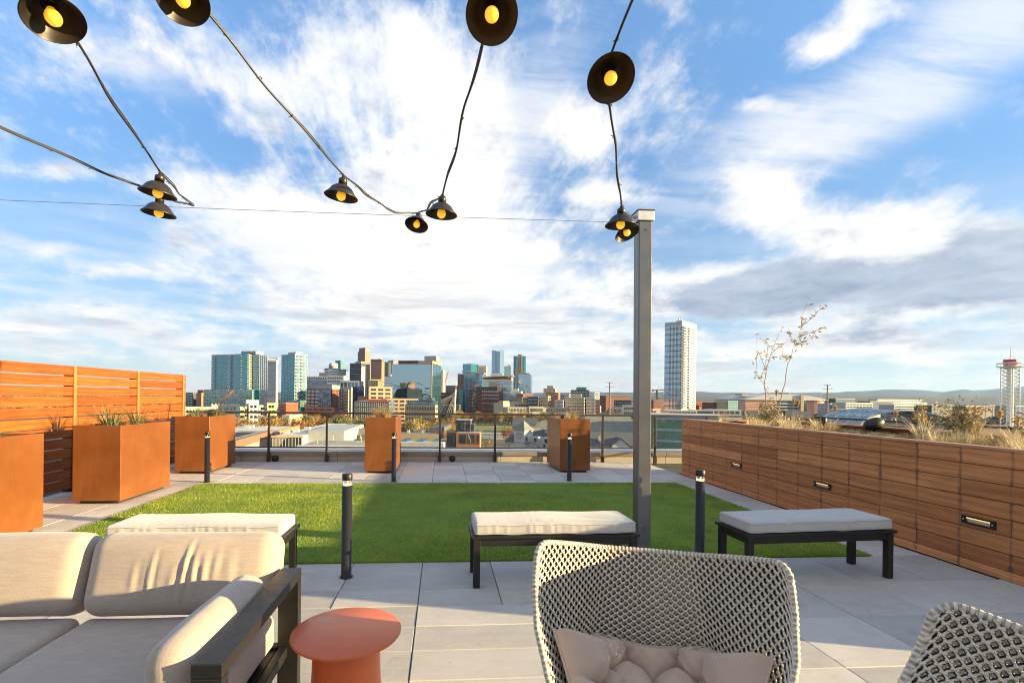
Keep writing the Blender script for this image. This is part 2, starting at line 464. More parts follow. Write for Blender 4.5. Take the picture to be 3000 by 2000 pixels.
def emit(name, col, k):
    m, nt = new_mat(name); n = N(nt)
    e = n('ShaderNodeEmission', {0: (*col, 1), 1: k}); n('ShaderNodeOutputMaterial', {'Surface': e.outputs[0]})
    return m


def bulbmat():
    m, nt = new_mat('amber_bulb'); n = N(nt)
    z = n('ShaderNodeSeparateXYZ', {0: n('ShaderNodeTexCoord').outputs['Object']}).outputs[2]
    k = n.maprange(z, -.022, .03, 1.25, .72, False)          # glow painted brighter and paler towards the lower tip
    col = n.mix(n.maprange(z, -.02, .03, .0, 1., False), (1., .56, .05), (1., .43, .012))
    p = n('ShaderNodeBsdfPrincipled', {'Base Color': (.55, .26, .03, 1), 'Roughness': .12, 'Emission Color': col, 'Emission Strength': n.math('MULTIPLY', k, .25)})
    n('ShaderNodeOutputMaterial', {'Surface': p.outputs[0]})
    return m


M['bulb'] = bulbmat()
M['warm_led'] = emit('warm_led', (1., .62, .20), .40)
M['white_led'] = emit('white_led', (1., .80, .50), .55)


def lampmat(name, c, rough, metal):
    return simple(name, c, rough, metal, .25, 18)


M['shade'] = lampmat('aged_bronze_shade', (.036, .029, .025), .40, .45)
M['cable'] = simple('black_cable', (.030, .026, .022), .45, 0, .2, 40)
M['steel_wire'] = simple('steel_wire', (.20, .21, .23), .4, .7)


def leafmat(name, c1, c2, scale=9., trans=.35):
    m, nt = new_mat(name); n = N(nt)
    co = n('ShaderNodeTexCoord').outputs['Object']; rnd = n('ShaderNodeObjectInfo').outputs['Random']
    t = n.noise(n.vmath('ADD', co, n('ShaderNodeCombineXYZ', {0: n.math('MULTIPLY', rnd, 40.)}).outputs[0]), scale, 3, .6)
    c = n.mix(n.maprange(t, .32, .68), c1, c2)
    f = n.maprange(rnd, 0, 1, .82, 1.15, False)
    c = n.mix(1., c, n('ShaderNodeCombineColor', {0: f, 1: f, 2: f}).outputs[0], 'MULTIPLY')
    d = n('ShaderNodeBsdfDiffuse', {0: c}); tr = n('ShaderNodeBsdfTranslucent', {0: c})
    mx = n('ShaderNodeMixShader', {0: trans, 1: d.outputs[0], 2: tr.outputs[0]})
    g = n('ShaderNodeBsdfGlossy', {0: (1, 1, 1, 1), 'Roughness': .45})
    m2 = n('ShaderNodeMixShader', {0: .04, 1: mx.outputs[0], 2: g.outputs[0]})
    n('ShaderNodeOutputMaterial', {'Surface': m2.outputs[0]})
    return m


M['turf'] = leafmat('artificial_turf_blade', (.170, .250, .012), (.35, .405, .024), 1.6)
M['turf_base'] = simple('turf_backing', (.115, .190, .013), .9, var=.3, scale=30)
M['straw'] = leafmat('dry_straw', (.42, .27, .095), (.58, .42, .19), 7.)
M['straw_pale'] = leafmat('pale_dry_grass', (.50, .40, .22), (.62, .53, .34), 7.)
M['yucca'] = leafmat('grey_green_blade', (.12, .16, .06), (.27, .29, .13), 6.)
M['red_bloom'] = leafmat('faded_red_bloom', (.40, .14, .09), (.55, .28, .18), 20.)
M['shrub_leaf'] = leafmat('bronzed_green_leaf', (.10, .105, .030), (.26, .18, .065), 12.)
M['gold_leaf'] = leafmat('golden_leaf', (.40, .25, .06), (.55, .36, .12), 12.)
M['twig'] = simple('sapling_bark', (.34, .26, .18), .8)
M['mulch_flower'] = leafmat('low_groundcover', (.20, .19, .06), (.42, .32, .15), 14.)

# ================================================================== terrace floor
slab = MB().box(-7.2, 9.6, -3.0, 11.6, -.30, -.062).build('terrace_slab', M['joint'], kind='structure')
paver_cache = {}


def paver(x0, x1, y0, y1):
    g = .0028; w, d = x1 - x0 - 2 * g, y1 - y0 - 2 * g
    k = (round(w, 3), round(d, 3))
    if k not in paver_cache:
        b = .004; hw, hd = w / 2, d / 2
        mb = MB().loft([[(-hw, -hd, -.05), (hw, -hd, -.05), (hw, hd, -.05), (-hw, hd, -.05)],
                        [(-hw, -hd, -b), (hw, -hd, -b), (hw, hd, -b), (-hw, hd, -b)],
                        [(-hw + b, -hd + b, 0), (hw - b, -hd + b, 0), (hw - b, hd - b, 0), (-hw + b, hd - b, 0)]])
        paver_cache[k] = mb.mesh('paver', M['paver'])
    o = put('paver', paver_cache[k], slab, loc=((x0 + x1) / 2, (y0 + y1) / 2, R.uniform(-.0022, .0022)))
    o.rotation_euler = (R.uniform(-.0016, .0016), R.uniform(-.0012, .0012), 0)


U = .61
gx = [-.16 + U * k for k in range(-13, 16)]
gy = [3.786 + U * k for k in range(0, 13)]
GX0, GX1, GY0, GY1 = -3.95, 4.16, 4.40, 8.33       # turf
for yi in range(len(gy) - 1):
    for xi in range(len(gx) - 1):
        x0, x1, y0, y1 = gx[xi], gx[xi + 1], gy[yi], gy[yi + 1]
        if x0 > GX0 + .05 and x1 < GX1 - .05 and y0 > GY0 + .02 and y1 < GY1 - .02: continue     # under the turf
        if x0 < -5.75 or x1 > 5.0: continue
        if y1 > 11.2 or y0 > 10.8: continue
        paver(x0, x1, y0, y1)
yk = 3.786                                            # long planks in front of the bench line, squares to the right
for r_ in range(9):
    y1, y0 = yk - .305 * r_, yk - .305 * (r_ + 1)
    if r_ == 0: xs = [-.16 + .61 * k for k in range(-5, 5)]
    else: xs = [-.16 + 1.22 * k for k in range(-3, 3)]
    xs = [x for x in xs if x < 2.35] + ([2.28] if xs[-1] < 2.28 else [])
    for a_, b_ in zip(xs[:-1], xs[1:]):
        if b_ > 2.285: b_ = 2.28
        if b_ - a_ > .05: paver(a_, b_, y0, y1)
for r_ in range(5):
    for k in range(5):
        paver(2.28 + U * k, 2.28 + U * (k + 1), 3.786 - U * (r_ + 1), 3.786 - U * r_)
for (a_, b_) in ((2.28, 2.89), (2.89, 3.5)): pass

# artificial lawn: a backing sheet and a dense pile of blades
turf = MB().box(GX0, GX1, GY0, GY1, -.058, .012).build('lawn_backing', M['turf_base'], kind='structure')
rng = np.random.default_rng(5)
nb = 190000
bx = rng.uniform(GX0 - .008, GX1 + .008, nb); by = GY0 - .008 + (GY1 - GY0 + .016) * rng.uniform(0, 1, nb) ** 1.15
an = rng.uniform(0, 2 * np.pi, nb); hh = rng.uniform(.010, .018, nb) * (1 + .25 * np.sin(bx * 2.1 + 1.3 * np.sin(by * 1.7)))
ww = rng.uniform(.0022, .0042, nb); lean = rng.uniform(.1, .75, nb) * hh; la = rng.normal(.6, 1.1, nb)
base = np.stack([bx, by, np.full(nb, .011)], 1)
dx_ = np.stack([np.cos(an) * ww, np.sin(an) * ww, np.zeros(nb)], 1)
tip = base + np.stack([np.cos(la) * lean, np.sin(la) * lean, hh], 1)
V = np.stack([base - dx_, base + dx_, tip], 1).reshape(-1, 3)
arrays('lawn_pile', V, np.arange(nb * 3).reshape(-1, 3), M['turf'], None, kind='stuff', label='short green artificial grass pile of the terrace lawn', category='grass')

# ================================================================== curb and glass railing along the roof edge
curb = thing('roof_curb', 'low tan roof-edge curb with brown metal coping below the glass railing', 'curb', (0, 11.15, 0))
cuts = [-5.7, -4.45, -2.35, 1.35, 3.1, 5.3, 9.4]
for a_, b_ in zip(cuts[:-1], cuts[1:]):
    MB().box(a_ + .004, b_ - .004, 0, .40, -.05, .131).build('curb_panel', M['curb'], curb, bevel=.004)
    MB().box(a_ + .004, b_ - .004, -.03, .42, .133, .226).build('coping_length', M['coping'], curb, bevel=.005)
MB().box(-5.7, 9.4, .422, 1.0, -.05, .20).build('roof_ledge', M['membrane'], curb)
for i, x in enumerate((823, 1325)):
    c_ = at(x, 1340, 11.2)
    fl = thing('roof_floodlight', ('small round dark floodlight on the curb left of the middle planter', 'small round dark floodlight on the curb right of the middle planter')[i],
               'light', (c_.x, 11.12, .07), 0)
    MB().lathe([(.0, -.05), (.055, -.045), (.07, -.01), (.07, .02), (.05, .05), (0, .055)], 14, M=Matrix.Rotation(rad(90), 4, 'X')).build('housing', M['black_metal'], fl, True)
    MB().box(-.02, .02, -.03, .03, -.075, -.05).build('bracket', M['black_metal'], fl)

rail = thing('glass_railing', 'dark bronze glass railing along the far edge of the terrace', 'railing', (0, 11.08, 0))
posts = [-5.10 + 1.2635 * k for k in range(12)]
for x in posts:
    MB().box(x - .022, x + .022, -.026, .026, .14, 1.07).build('post', M['bronze_metal'], rail, bevel=.003)
    MB().box(x - .034, x + .034, -.034, .030, -.05, .14).build('post_shoe', M['bronze_metal'], rail, bevel=.003)
MB().box(-5.6, 9.0, -.030, .030, 1.072, 1.112).build('top_rail', M['bronze_metal'], rail, bevel=.004)
for x, x2 in zip(posts[:-1], posts[1:]):
    MB().box(x + .024, x2 - .024, -.018, .018, .312, .338).build('bottom_rail', M['bronze_metal'], rail, bevel=.002)
    MB().box(x + .045, x2 - .045, -.005, .005, .340, 1.068).build('glass_pane', M['glass'], rail)
rail2 = thing('glass_railing', 'glass railing beyond the planting bed at the right edge of the roof', 'railing', (9.03, 0, 0))
yp = [11.0 - 1.32 * k for k in range(8)]
for y in yp:
    MB().box(-.026, .026, y - .03, y + .03, -.05, 1.07).build('post', M['bronze_metal'], rail2)
MB().box(-.030, .030, 1.6, 11.04, 1.072, 1.112).build('top_rail', M['bronze_metal'], rail2)
for a_, b_ in zip(yp[1:], yp[:-1]):
    MB().box(-.005, .005, a_ + .05, b_ - .05, .12, 1.068).build('glass_pane', M['glass'], rail2)

# ================================================================== slatted fence on the left
fence = thing('slat_fence', 'orange stained timber slat fence behind the left row of planters', 'fence', (-5.55, 0, 0))
fx = [4.69, 6.21, 7.735, 9.26, 10.92]
slatm = {}
for i in range(12):
    z1 = 1.888 - .1535 * i
    for a_, b_ in zip(fx[:-1], fx[1:]):
        L = round(b_ - a_ - .004, 3)
        if L not in slatm:
            slatm[L] = MB().box(-.012, .012, -L / 2, L / 2, -.07, .07).mesh('slat', M['fence_wood'])
        put('slat', slatm[L], fence, .003, 1, loc=(R.uniform(-.002, .002), (a_ + b_) / 2, z1 - .07 + R.uniform(-.002, .002)))
for y in fx[1:-1] + [10.80]:
    MB().box(-.105, -.0145, y - .05, y + .05, -.05, 1.84).build('post', M['black_metal'], fence)
    MB().box(.0145, .032, y - .028, y + .028, .02, 1.885).build('cover_batten', M['fence_post'], fence, bevel=.003)

# ================================================================== planting bed wall on the right
bed = thing('timber_planting_bed', 'long raised planting bed clad in brown timber boards along the right side', 'planting bed', (4.75, 0, 0))
BY0, BY1, BX = 2.22, 9.30, 2.35
rows = [(1.088 - .1435 * (i + 1), 1.088 - .1435 * i) for i in range(7)] + [(.0, 1.088 - .1435 * 7)]
studs = [3.71 + .4064 * k for k in range(-3, 14)]
wb = {}
for i, (z0, z1) in enumerate(rows):
    js = [BY0] + [studs[j] for j in ((5, 11), (8,), (4, 10), (7, 12), (3, 9), (6,), (5, 10), (8,))[i]] + [BY1]
    for a_, b_ in zip(js[:-1], js[1:]):
        L, h = round(b_ - a_ - .003, 3), round(z1 - z0 - .006, 4)
        if (L, h) not in wb: wb[(L, h)] = MB().box(0, .022, -L / 2, L / 2, -h / 2, h / 2).mesh('board', M['wall_wood'])
        put('board', wb[(L, h)], bed, .0025, 1, loc=(R.uniform(-.002, .002), (a_ + b_) / 2, (z0 + z1) / 2))
MB().box(.024, .06, BY0 + .03, BY1 - .03, .0, 1.07).build('backing', M['planter_dark'], bed)
for a_, b_ in ((BY0 - .01, 5.34), (5.343, BY1 + .012)):
    MB().box(-.012, .10, a_, b_, 1.089, 1.113).build('cap_board', M['cap_wood'], bed, bevel=.003)
MB().box(BX - .10, BX + .012, BY0 - .01, BY1 + .012, 1.064, 1.09).build('cap_board', M['cap_wood'], bed, bevel=.003)
for i in range(7):
    z1 = 1.06 - .1435 * i
    MB().box(.026, BX - .026, BY1 - .022, BY1, z1 - .138, z1).build('board', M['fence_wood'], bed)
    MB().box(BX - .022, BX, BY0, BY1 - .03, z1 - .138, z1).build('board', M['fence_wood'], bed)
    MB().box(.026, BX - .026, BY0, BY0 + .022, z1 - .138, z1).build('board', M['fence_wood'], bed)
MB().box(.10, BX - .10, BY1 - .10, BY1 + .012, 1.062, 1.088).build('cap_board', M['cap_wood'], bed, bevel=.003)
so = MB(); ns, ms = 16, 60
so.v = [(.062 + (BX - .09) * i / ns, BY0 + .04 + (BY1 - BY0 - .08) * j / ms, 1.0 + .03 * math.sin(i * 1.7) * math.sin(j * .9) + R.uniform(-.015, .015)) for j in range(ms + 1) for i in range(ns + 1)]
so.f = [(j * (ns + 1) + i, j * (ns + 1) + i + 1, (j + 1) * (ns + 1) + i + 1, (j + 1) * (ns + 1) + i) for j in range(ms) for i in range(ns)]
so.build('soil', M['soil'], bed, True)
for i, y in enumerate((7.50, 5.724, 3.955)):
    st = thing('step_light', ('far small step light recessed in the timber bed wall', 'middle step light recessed in the timber bed wall behind the right bench',
                              'nearest step light recessed in the timber bed wall at right')[i], 'light', (4.744, y, .440), 0, None)
    f_ = MB(); f_.box(-.008, .004, -.135, .135, .022, .036).box(-.008, .004, -.135, .135, -.036, -.022).box(-.008, .004, -.135, -.098, -.0215, .0215).box(-.008, .004, .098, .135, -.0215, .0215)
    f_.build('bezel', M['black_metal'], st)
    MB().box(.0045, .006, -.097, .097, -.021, .021).build('lens', simple('frosted_lens', (.42, .33, .24), .5), st)
    MB().box(-.004, .003, -.097, .097, .012, .0215).build('lamp_strip', M['warm_led'], st)
    for sgn in (-1, 1): MB().lathe([(.006, 0), (.006, .003), (0, .0035)], 8, M=Matrix.Translation((-.008, sgn * .117, 0)) @ Matrix.Rotation(rad(-90), 4, 'Y')).build('screw', M['zinc'], st)

# ================================================================== rust planters
def planter(x0, x1, y0, y1, z1, label, group):
    t = thing('rust_planter', label, 'planter', (x0, y0, 0), 0, group)
    w, d = x1 - x0, y1 - y0; e = .045
    mb = MB()
    o_ = [(0, 0), (w, 0), (w, d), (0, d)]; i_ = [(e, e), (w - e, e), (w - e, d - e), (e, d - e)]
    mb.loft([[(*p, z) for p in q] for q, z in ((o_, .045), (o_, z1), (i_, z1), (i_, z1 - .09))], cap=False)
    mb.add([(*p, .045) for p in o_], [(3, 2, 1, 0)])
    mb.build('box', M['planter'], t, bevel=.006, seg=3)
    MB().box(.06, w - .06, .06, d - .06, 0, .046).build('foot', M['planter_dark'], t)
    MB().box(e - .001, w - e + .001, e - .001, d - e + .001, z1 - .12, z1 - .055).build('soil', M['soil'], t)
    return t


PL = [(-4.90, -4.29, 4.37, 5.57, 1.05, 'rust brown planter nearest the camera, cut by the left edge of the picture'),
      (-4.91, -4.30, 6.84, 8.03, 1.055, 'rust brown planter with spiky grass, second in the row along the slat fence'),
      (-4.95, -4.33, 9.39, 10.53, 1.068, 'rust brown planter with a red flower spike, farthest in the row along the slat fence'),
      (-1.475, -.885, 9.43, 10.62, 1.075, 'rust brown planter with a straw coloured grass mop, alone in the middle of the railing'),
      (2.35, 2.965, 9.52, 10.72, 1.075, 'rust brown planter with dry grass just left of the tall grey pole')]
for p in PL: planter(*p, 'rust steel planters on the terrace')


def blades(n_, h, spread, droop, w, mat, name, seed, base=.08, seg=5):
    """tuft of arching ribbon blades"""
    r = random.Random(seed); mb = MB()
    for _ in range(n_):
        a = r.uniform(0, 2 * math.pi); L = h * r.uniform(.55, 1.12); out = spread * r.uniform(.15, 1.); dr = droop * r.uniform(.4, 1.3)
        b0 = Vector((math.cos(a), math.sin(a), 0)) * base * r.random() ** .5; ww = w * r.uniform(.6, 1.2); tw = r.uniform(-.5, .5)
        pts = []
        for k in range(seg + 1):
            t = k / seg; rr = out * t ** 1.4
            pts.append(b0 + Vector((math.cos(a + tw * t) * rr, math.sin(a + tw * t) * rr, L * (t - dr * t ** 2.4))))
        s_ = Vector((-math.sin(a), math.cos(a), 0)); vs = []
        for k, p in enumerate(pts):
            q = ww * (1 - (k / seg) ** 2 * .92); vs += [p - s_ * q, p + s_ * q]
        mb.add(vs, [(2 * k, 2 * k + 1, 2 * k + 3, 2 * k + 2) for k in range(seg)])
    return mb.mesh(name, mat)


tuftm = [blades(90, .34, .36, .45, .0042, M['yucca'], 'blades', 3), blades(60, .30, .34, .5, .0045, M['yucca'], 'blades', 4),
         blades(260, .36, .34, .62, .0026, M['straw'], 'blades', 6), blades(200, .30, .30, .55, .0026, M['straw'], 'blades', 7),
         blades(70, .42, .42, .55, .003, M['straw_pale'], 'blades', 8)]


def tuft(i, loc, label, cat='plant', sc=1., rz=0, group=None):
    o = put('grass_tuft', tuftm[i], None, loc=loc, rotz=rz, label=label, category=cat)
    o.scale = (sc, sc, sc)
    if group: o['group'] = group
    return o


tuft(4, (-4.62, 5.0, .98), 'pale arching grass in the nearest left planter', sc=1.5)
tuft(1, (-4.60, 5.35, .98), 'small green tuft at the back of the nearest left planter', sc=.6)
tuft(0, (-4.66, 7.18, .985), 'large spiky grey-green grass filling the second planter by the fence', sc=1.5)
tuft(0, (-4.58, 7.66, .985), 'smaller spiky grass at the far end of the second planter by the fence', sc=1.25, rz=1.7)
tuft(1, (-4.76, 9.75, 1.0), 'green blades at the left of the far fence planter', sc=1.35)
tuft(1, (-4.52, 10.05, 1.0), 'green blades round the red flower spike in the far fence planter', sc=1.35, rz=2.1)
tuft(2, (-1.17, 9.78, 1.0), 'dense straw coloured grass mop in the middle planter', sc=1.45)
tuft(3, (-1.08, 10.22, 1.0), 'thin dry tuft behind the straw mop in the middle planter', sc=.5)
tuft(3, (2.70, 9.95, 1.0), 'dry golden grass in the planter left of the pole', sc=1.15)
tuft(3, (2.52, 10.25, 1.0), 'short dry grass at the back of the planter left of the pole', sc=.6, rz=1.)
sp = thing('yucca_flower_spike', 'faded red yucca flower spike leaning right in the far fence planter', 'flower', (-4.50, 9.98, 1.0)); sp.scale = (1.35, 1.35, 1.35)
q_ = [Vector((0, 0, 0)), Vector((.03, 0, .12)), Vector((.09, 0, .24)), Vector((.19, 0, .36)), Vector((.27, 0, .42))]
MB().tube(q_, [.011, .010, .009, .007, .004], 6).build('stem', M['red_bloom'], sp, True)
fl = MB(); r_ = random.Random(2)
for k in range(70):
    t = r_.uniform(.45, 1.); i = min(int(t * 4), 3); p = q_[i].lerp(q_[i + 1], t * 4 - i) + Vector((r_.gauss(-.02, .035), r_.gauss(0, .03), r_.gauss(0, .03)))
    a = Vector((r_.gauss(0, 1), r_.gauss(0, 1), r_.gauss(0, 1))).normalized() * .012; b = a.cross(Vector((r_.random(), r_.random(), r_.random()))).normalized() * .007
    fl.add([p - a, p + b, p + a, p - b], [(0, 1, 2, 3)])
fl.build('bloom', M['red_bloom'], sp)
# flat egg speakers standing in the planters
def egg_mesh(s_):
    return MB().lathe([(0, -.15), (.045, -.145), (.085, -.11), (.102, -.05), (.100, .02), (.085, .08), (.055, .125), (.02, .148), (0, .15)], 18,
                      M=Matrix.Scale(s_, 4) @ Matrix.Rotation(rad(66), 4, 'Y')).mesh('shell', M['shade'], True)


def egg(loc, label, s_, rz):
    t = thing('egg_speaker', label, 'speaker', loc, rz)
    o = put('shell', egg_mesh(s_), t, loc=(0, 0, .16 * s_ + .02))
    MB().tube([(0, 0, -.02), (0, 0, .07 * s_ + .02)], .018 * s_, 8).build('stake', M['shade'], t, True)


egg((6.95, 7.33, .95), 'large dark egg shaped outdoor speaker in the right planting bed', 1.0, rad(-12))
egg((-4.66, 10.2, 1.0), 'dark round outdoor speaker among the yucca blades of the far fence planter', .62, rad(60))
egg((2.48, 9.80, 1.0), 'dark round outdoor speaker half hidden in the planter left of the pole', .5, rad(70))
up_ = thing('bed_spotlight', 'dark cylinder spotlight standing among dry grass in the planting bed', 'light', (6.48, 7.84, 1.0))
MB().lathe([(.02, -.02), (.02, .03), (.052, .035), (.055, .20), (.05, .205), (.046, .18), (0, .178)], 16, M=Matrix.Rotation(rad(8), 4, 'Y')).build('barrel', M['shade'], up_, True)

# ================================================================== bollard lights
bol = thing('bollard_light', '', 'bollard')
r_ = .0415
MB().lathe([(r_ + .012, 0), (r_ + .012, .006), (r_, .008), (r_, .755)], 28).build('column', M['black_metal'], bol, True)
MB().lathe([(r_ - .004, .755), (r_ - .004, .800)], 28, cap=False).build('lens', M['lens'], bol, True)
MB().lathe([(.012, .7552), (.034, .7556), (.034, .766), (.012, .768)], 20).build('lamp', M['white_led'], bol, True)
MB().lathe([(.008, .768), (.008, .80)], 8).build('spindle', M['zinc'], bol, True)
MB().lathe([(r_ - .001, .80), (r_, .802), (r_, .848), (r_ - .003, .852), (0, .853)], 28).build('cap', M['black_metal'], bol, True)
for i, (x, y, lab) in enumerate([(-.775, 4.07, 'black bollard light at the near lawn edge in front of the left bench'), (2.36, 4.27, 'black bollard light right of the tall grey pole'),
                                 (-3.95, 8.50, 'black bollard light at the far left corner of the lawn'), (-.83, 8.54, 'black bollard light in front of the middle planter'),
                                 (2.30, 8.60, 'black bollard light in front of the planter left of the pole')]):
    o = bol if i == 0 else copy_tree(bol)
    o.location = (x, y, 0); o['label'] = lab; o['group'] = 'bollard lights round the lawn'

# ================================================================== tall pole
pole = thing('steel_pole', 'tall grey square steel pole holding the string lights', 'pole', (1.912, 4.50, 0))
pole.rotation_euler = (0, rad(-.40), 0)
h_ = .064
mb = MB()
mb.loft([[(-h_, -h_, z), (h_, -h_, z), (h_, h_, z), (-h_, h_, z)] for z in (0, 3.17)])
mb.build('post', M['pole'], pole, bevel=.009, seg=3)
MB().box(-.13, .13, -.13, .13, 0, .015).build('base_plate', M['pole'], pole, bevel=.002)
MB().box(-.078, .078, -.078, .078, 3.172, 3.262).build('cap', M['zinc'], pole, bevel=.003)
MB().box(-.084, .084, -.084, .084, 3.263, 3.271).build('cap_plate', M['bronze_metal'], pole)
for z in (3.222, 3.085):
    b = thing  # eye bolts on the side facing the lights
    m_ = MB().lathe([(.017, 0), (.017, .014), (.008, .016), (.008, .05), (.014, .052), (.014, .062), (0, .063)], 8, M=Matrix.Translation((-.079 if z > 3.17 else -.0645, 0, z)) @ Matrix.Rotation(rad(-90), 4, 'Y'))
    m_.build('eye_bolt', M['zinc'], pole)
MB().lathe([(.008, 0), (.008, .002), (0, .0021)], 10, M=Matrix.Translation((.0, -.0645, 3.085)) @ Matrix.Rotation(rad(90), 4, 'X')).build('bolt_hole', M['planter_dark'], pole)

# ================================================================== string lights
def lamp_parts(t):
    MB().lathe([(.1125, .0), (.114, .003), (.109, .010), (.095, .022), (.086, .034), (.070, .058), (.048, .075), (.034, .080), (.030, .084),
                (.0275, .082), (.033, .077), (.046, .072), (.067, .055), (.083, .032), (.092, .020), (.106, .006), (.1105, .0)], 36, cap=False).build('shade', M['shade'], t, True)
    MB().lathe([(.029, .080), (.029, .118), (.026, .124), (.012, .130), (.012, .142), (0, .143)], 20).build('socket', M['shade'], t, True)
    MB().lathe([(.0, -.022), (.013, -.020), (.025, -.011), (.031, .003), (.031, .014), (.026, .03), (.018, .044), (.014, .060), (0, .061)], 24).build('bulb', M['bulb'], t, True)
    MB().lathe([(.0165, .052), (.0165, .078), (0, .0785)], 14).build('collar', M['shade'], t, True)
    MB().tube([(.02, .008, .128), (.014, .02, .142), (0, .024, .15)], .0035, 5).build('lead', M['cable'], t, True)


lamp = thing('pendant_lamp', '', 'lamp'); lamp_parts(lamp)
LAMPS = [((158, 58, 2.05), (-10, -22), 'dark dome lamp with amber bulb hanging in the top left corner'),
         ((536, 4, 2.25), (-20, -14), 'dark dome lamp cut by the top edge of the picture, second from left'),
         ((462, 570, 3.25), (3, 8), 'dark dome lamp with amber bulb, upper one of the pair at left'),
         ((465, 628, 3.57), (3, 5), 'dark dome lamp with amber bulb, lower one of the pair at left'),
         ((999, 578, 3.31), (3, 7), 'dark dome lamp left of the V where the cords meet the wire'),
         ((1220, 660, 4.67), (-20, 10), 'small tilted dome lamp hanging at the bottom of the V of cords'),
         ((1293, 630, 3.47), (2, 3), 'dark dome lamp just right of the bottom of the V of cords'),
         ((1441, 45, 2.10), (-40, 3), 'dark dome lamp with bright bulb near the top centre'),
         ((1790, 232, 2.34), (-36, 3), 'dark dome lamp with amber bulb in the clear sky above the pole'),
         ((1818, 662, 3.57), (3, 1), 'dark dome lamp in front of the pole top, upper one of the two'),
         ((1838, 684, 4.42), (-22, -16), 'dark dome lamp tucked behind another at the pole top')]
tops = []
for i, (p, (rx, ry), lab) in enumerate(LAMPS):
    o = lamp if i == 0 else copy_tree(lamp)
    c = at(*p); o.location = c; o.rotation_euler = (rad(rx), rad(ry), 0); o['label'] = lab; o['group'] = 'pendant lamps of the string lights'
    mt = Matrix.Translation(c) @ Matrix.Rotation(rad(ry), 4, 'Y') @ Matrix.Rotation(rad(rx), 4, 'X')
    tops.append(mt @ Vector((0, .0, .148)))
WIRE_Z = 3.15
hook1, hook2 = Vector((-2.205, 4.45, WIRE_Z)), Vector((-.335, 4.45, WIRE_Z + .01))
cap_pt = Vector((1.79, 4.50, 3.222))
tie = MB().tube([(-.009, 0, 0), (.0, .009, 0), (.009, 0, 0), (0, -.009, 0), (-.009, 0, 0)], .0025, 4, False).add([(.008, -.002, 0), (.022, -.002, .004), (.022, .002, .004), (.008, .002, 0)], [(0, 1, 2, 3)]).mesh('zip_tie', M['cable'])


def cord(label, pts, seed, sag=.06):
    t = thing('light_cord', label, 'cord'); r = random.Random(seed); path = []; ties = []
    for a, b in zip(pts[:-1], pts[1:]):
        L = (b - a).length; k = max(4, int(L / .06)); ph = r.uniform(0, 6)
        for i in range(k):
            s_ = i / k; p = a.lerp(b, s_); e = math.sin(math.pi * s_)
            p += Vector((.010 * math.sin(9 * s_ * L + ph) * e, .010 * math.cos(7 * s_ * L + ph) * e, -sag * L * .25 * e + .006 * math.sin(11 * s_ * L) * e)); path.append(p)
        for j in range(1, int(L / .24) + 1): ties.append((a.lerp(b, j * .24 / L) + Vector((0, 0, -sag * L * .25 * math.sin(math.pi * j * .24 / L)))))
    path.append(pts[-1])
    MB().tube(path, .0062, 7).build('cable', M['cable'], t, True)
    MB().tube([p + Vector((.006 * math.cos(i * .5), .004, .009 + .002 * math.sin(i * .6))) for i, p in enumerate(path)], .0036, 5).build('support_wire', M['cable'], t, True)
    for p in ties:
        o = put('zip_tie', tie, t, loc=p); o.rotation_euler = (r.uniform(-.5, .5) + 1.2, r.uniform(-.5, .5), r.uniform(0, 6))
    return t


cord('black light cord from the top left lamp to the hook on the wire and back',
     [Vector((-1.05, -.9, 3.25)), tops[0], tops[2], hook1, tops[3], at(-60, 345, 2.55), Vector((-2.9, .2, 3.3))], 1)
cord('black light cord forming the V between the two middle lamps and the wire',
     [Vector((-1.35, -.6, 3.5)), tops[1], tops[4], hook2 + Vector((-.12, .06, .02)), tops[5], hook2 + Vector((.09, .05, .02)), tops[6], tops[7], Vector((.25, -.8, 3.4))], 2)
cord('black light cord dropping straight down the sky to the top of the pole', [Vector((.62, -.9, 3.5)), tops[8], tops[9], cap_pt], 3)
cord('short black cord holding the lamp behind the pole top', [tops[10], cap_pt + Vector((-.02, .03, -.13))], 4)
wire = thing('span_wire', 'thin steel wire spanning the sky from the left to the pole top', 'wire')
MB().tube([Vector((-6.2 + 8.05 * k / 24, 4.45 + .05 * k / 24, WIRE_Z + .004 * k / 24 * 4 - .02 * math.sin(math.pi * k / 24) + .005)) for k in range(25)], .0021, 6).build('strand', M['steel_wire'], wire, True)

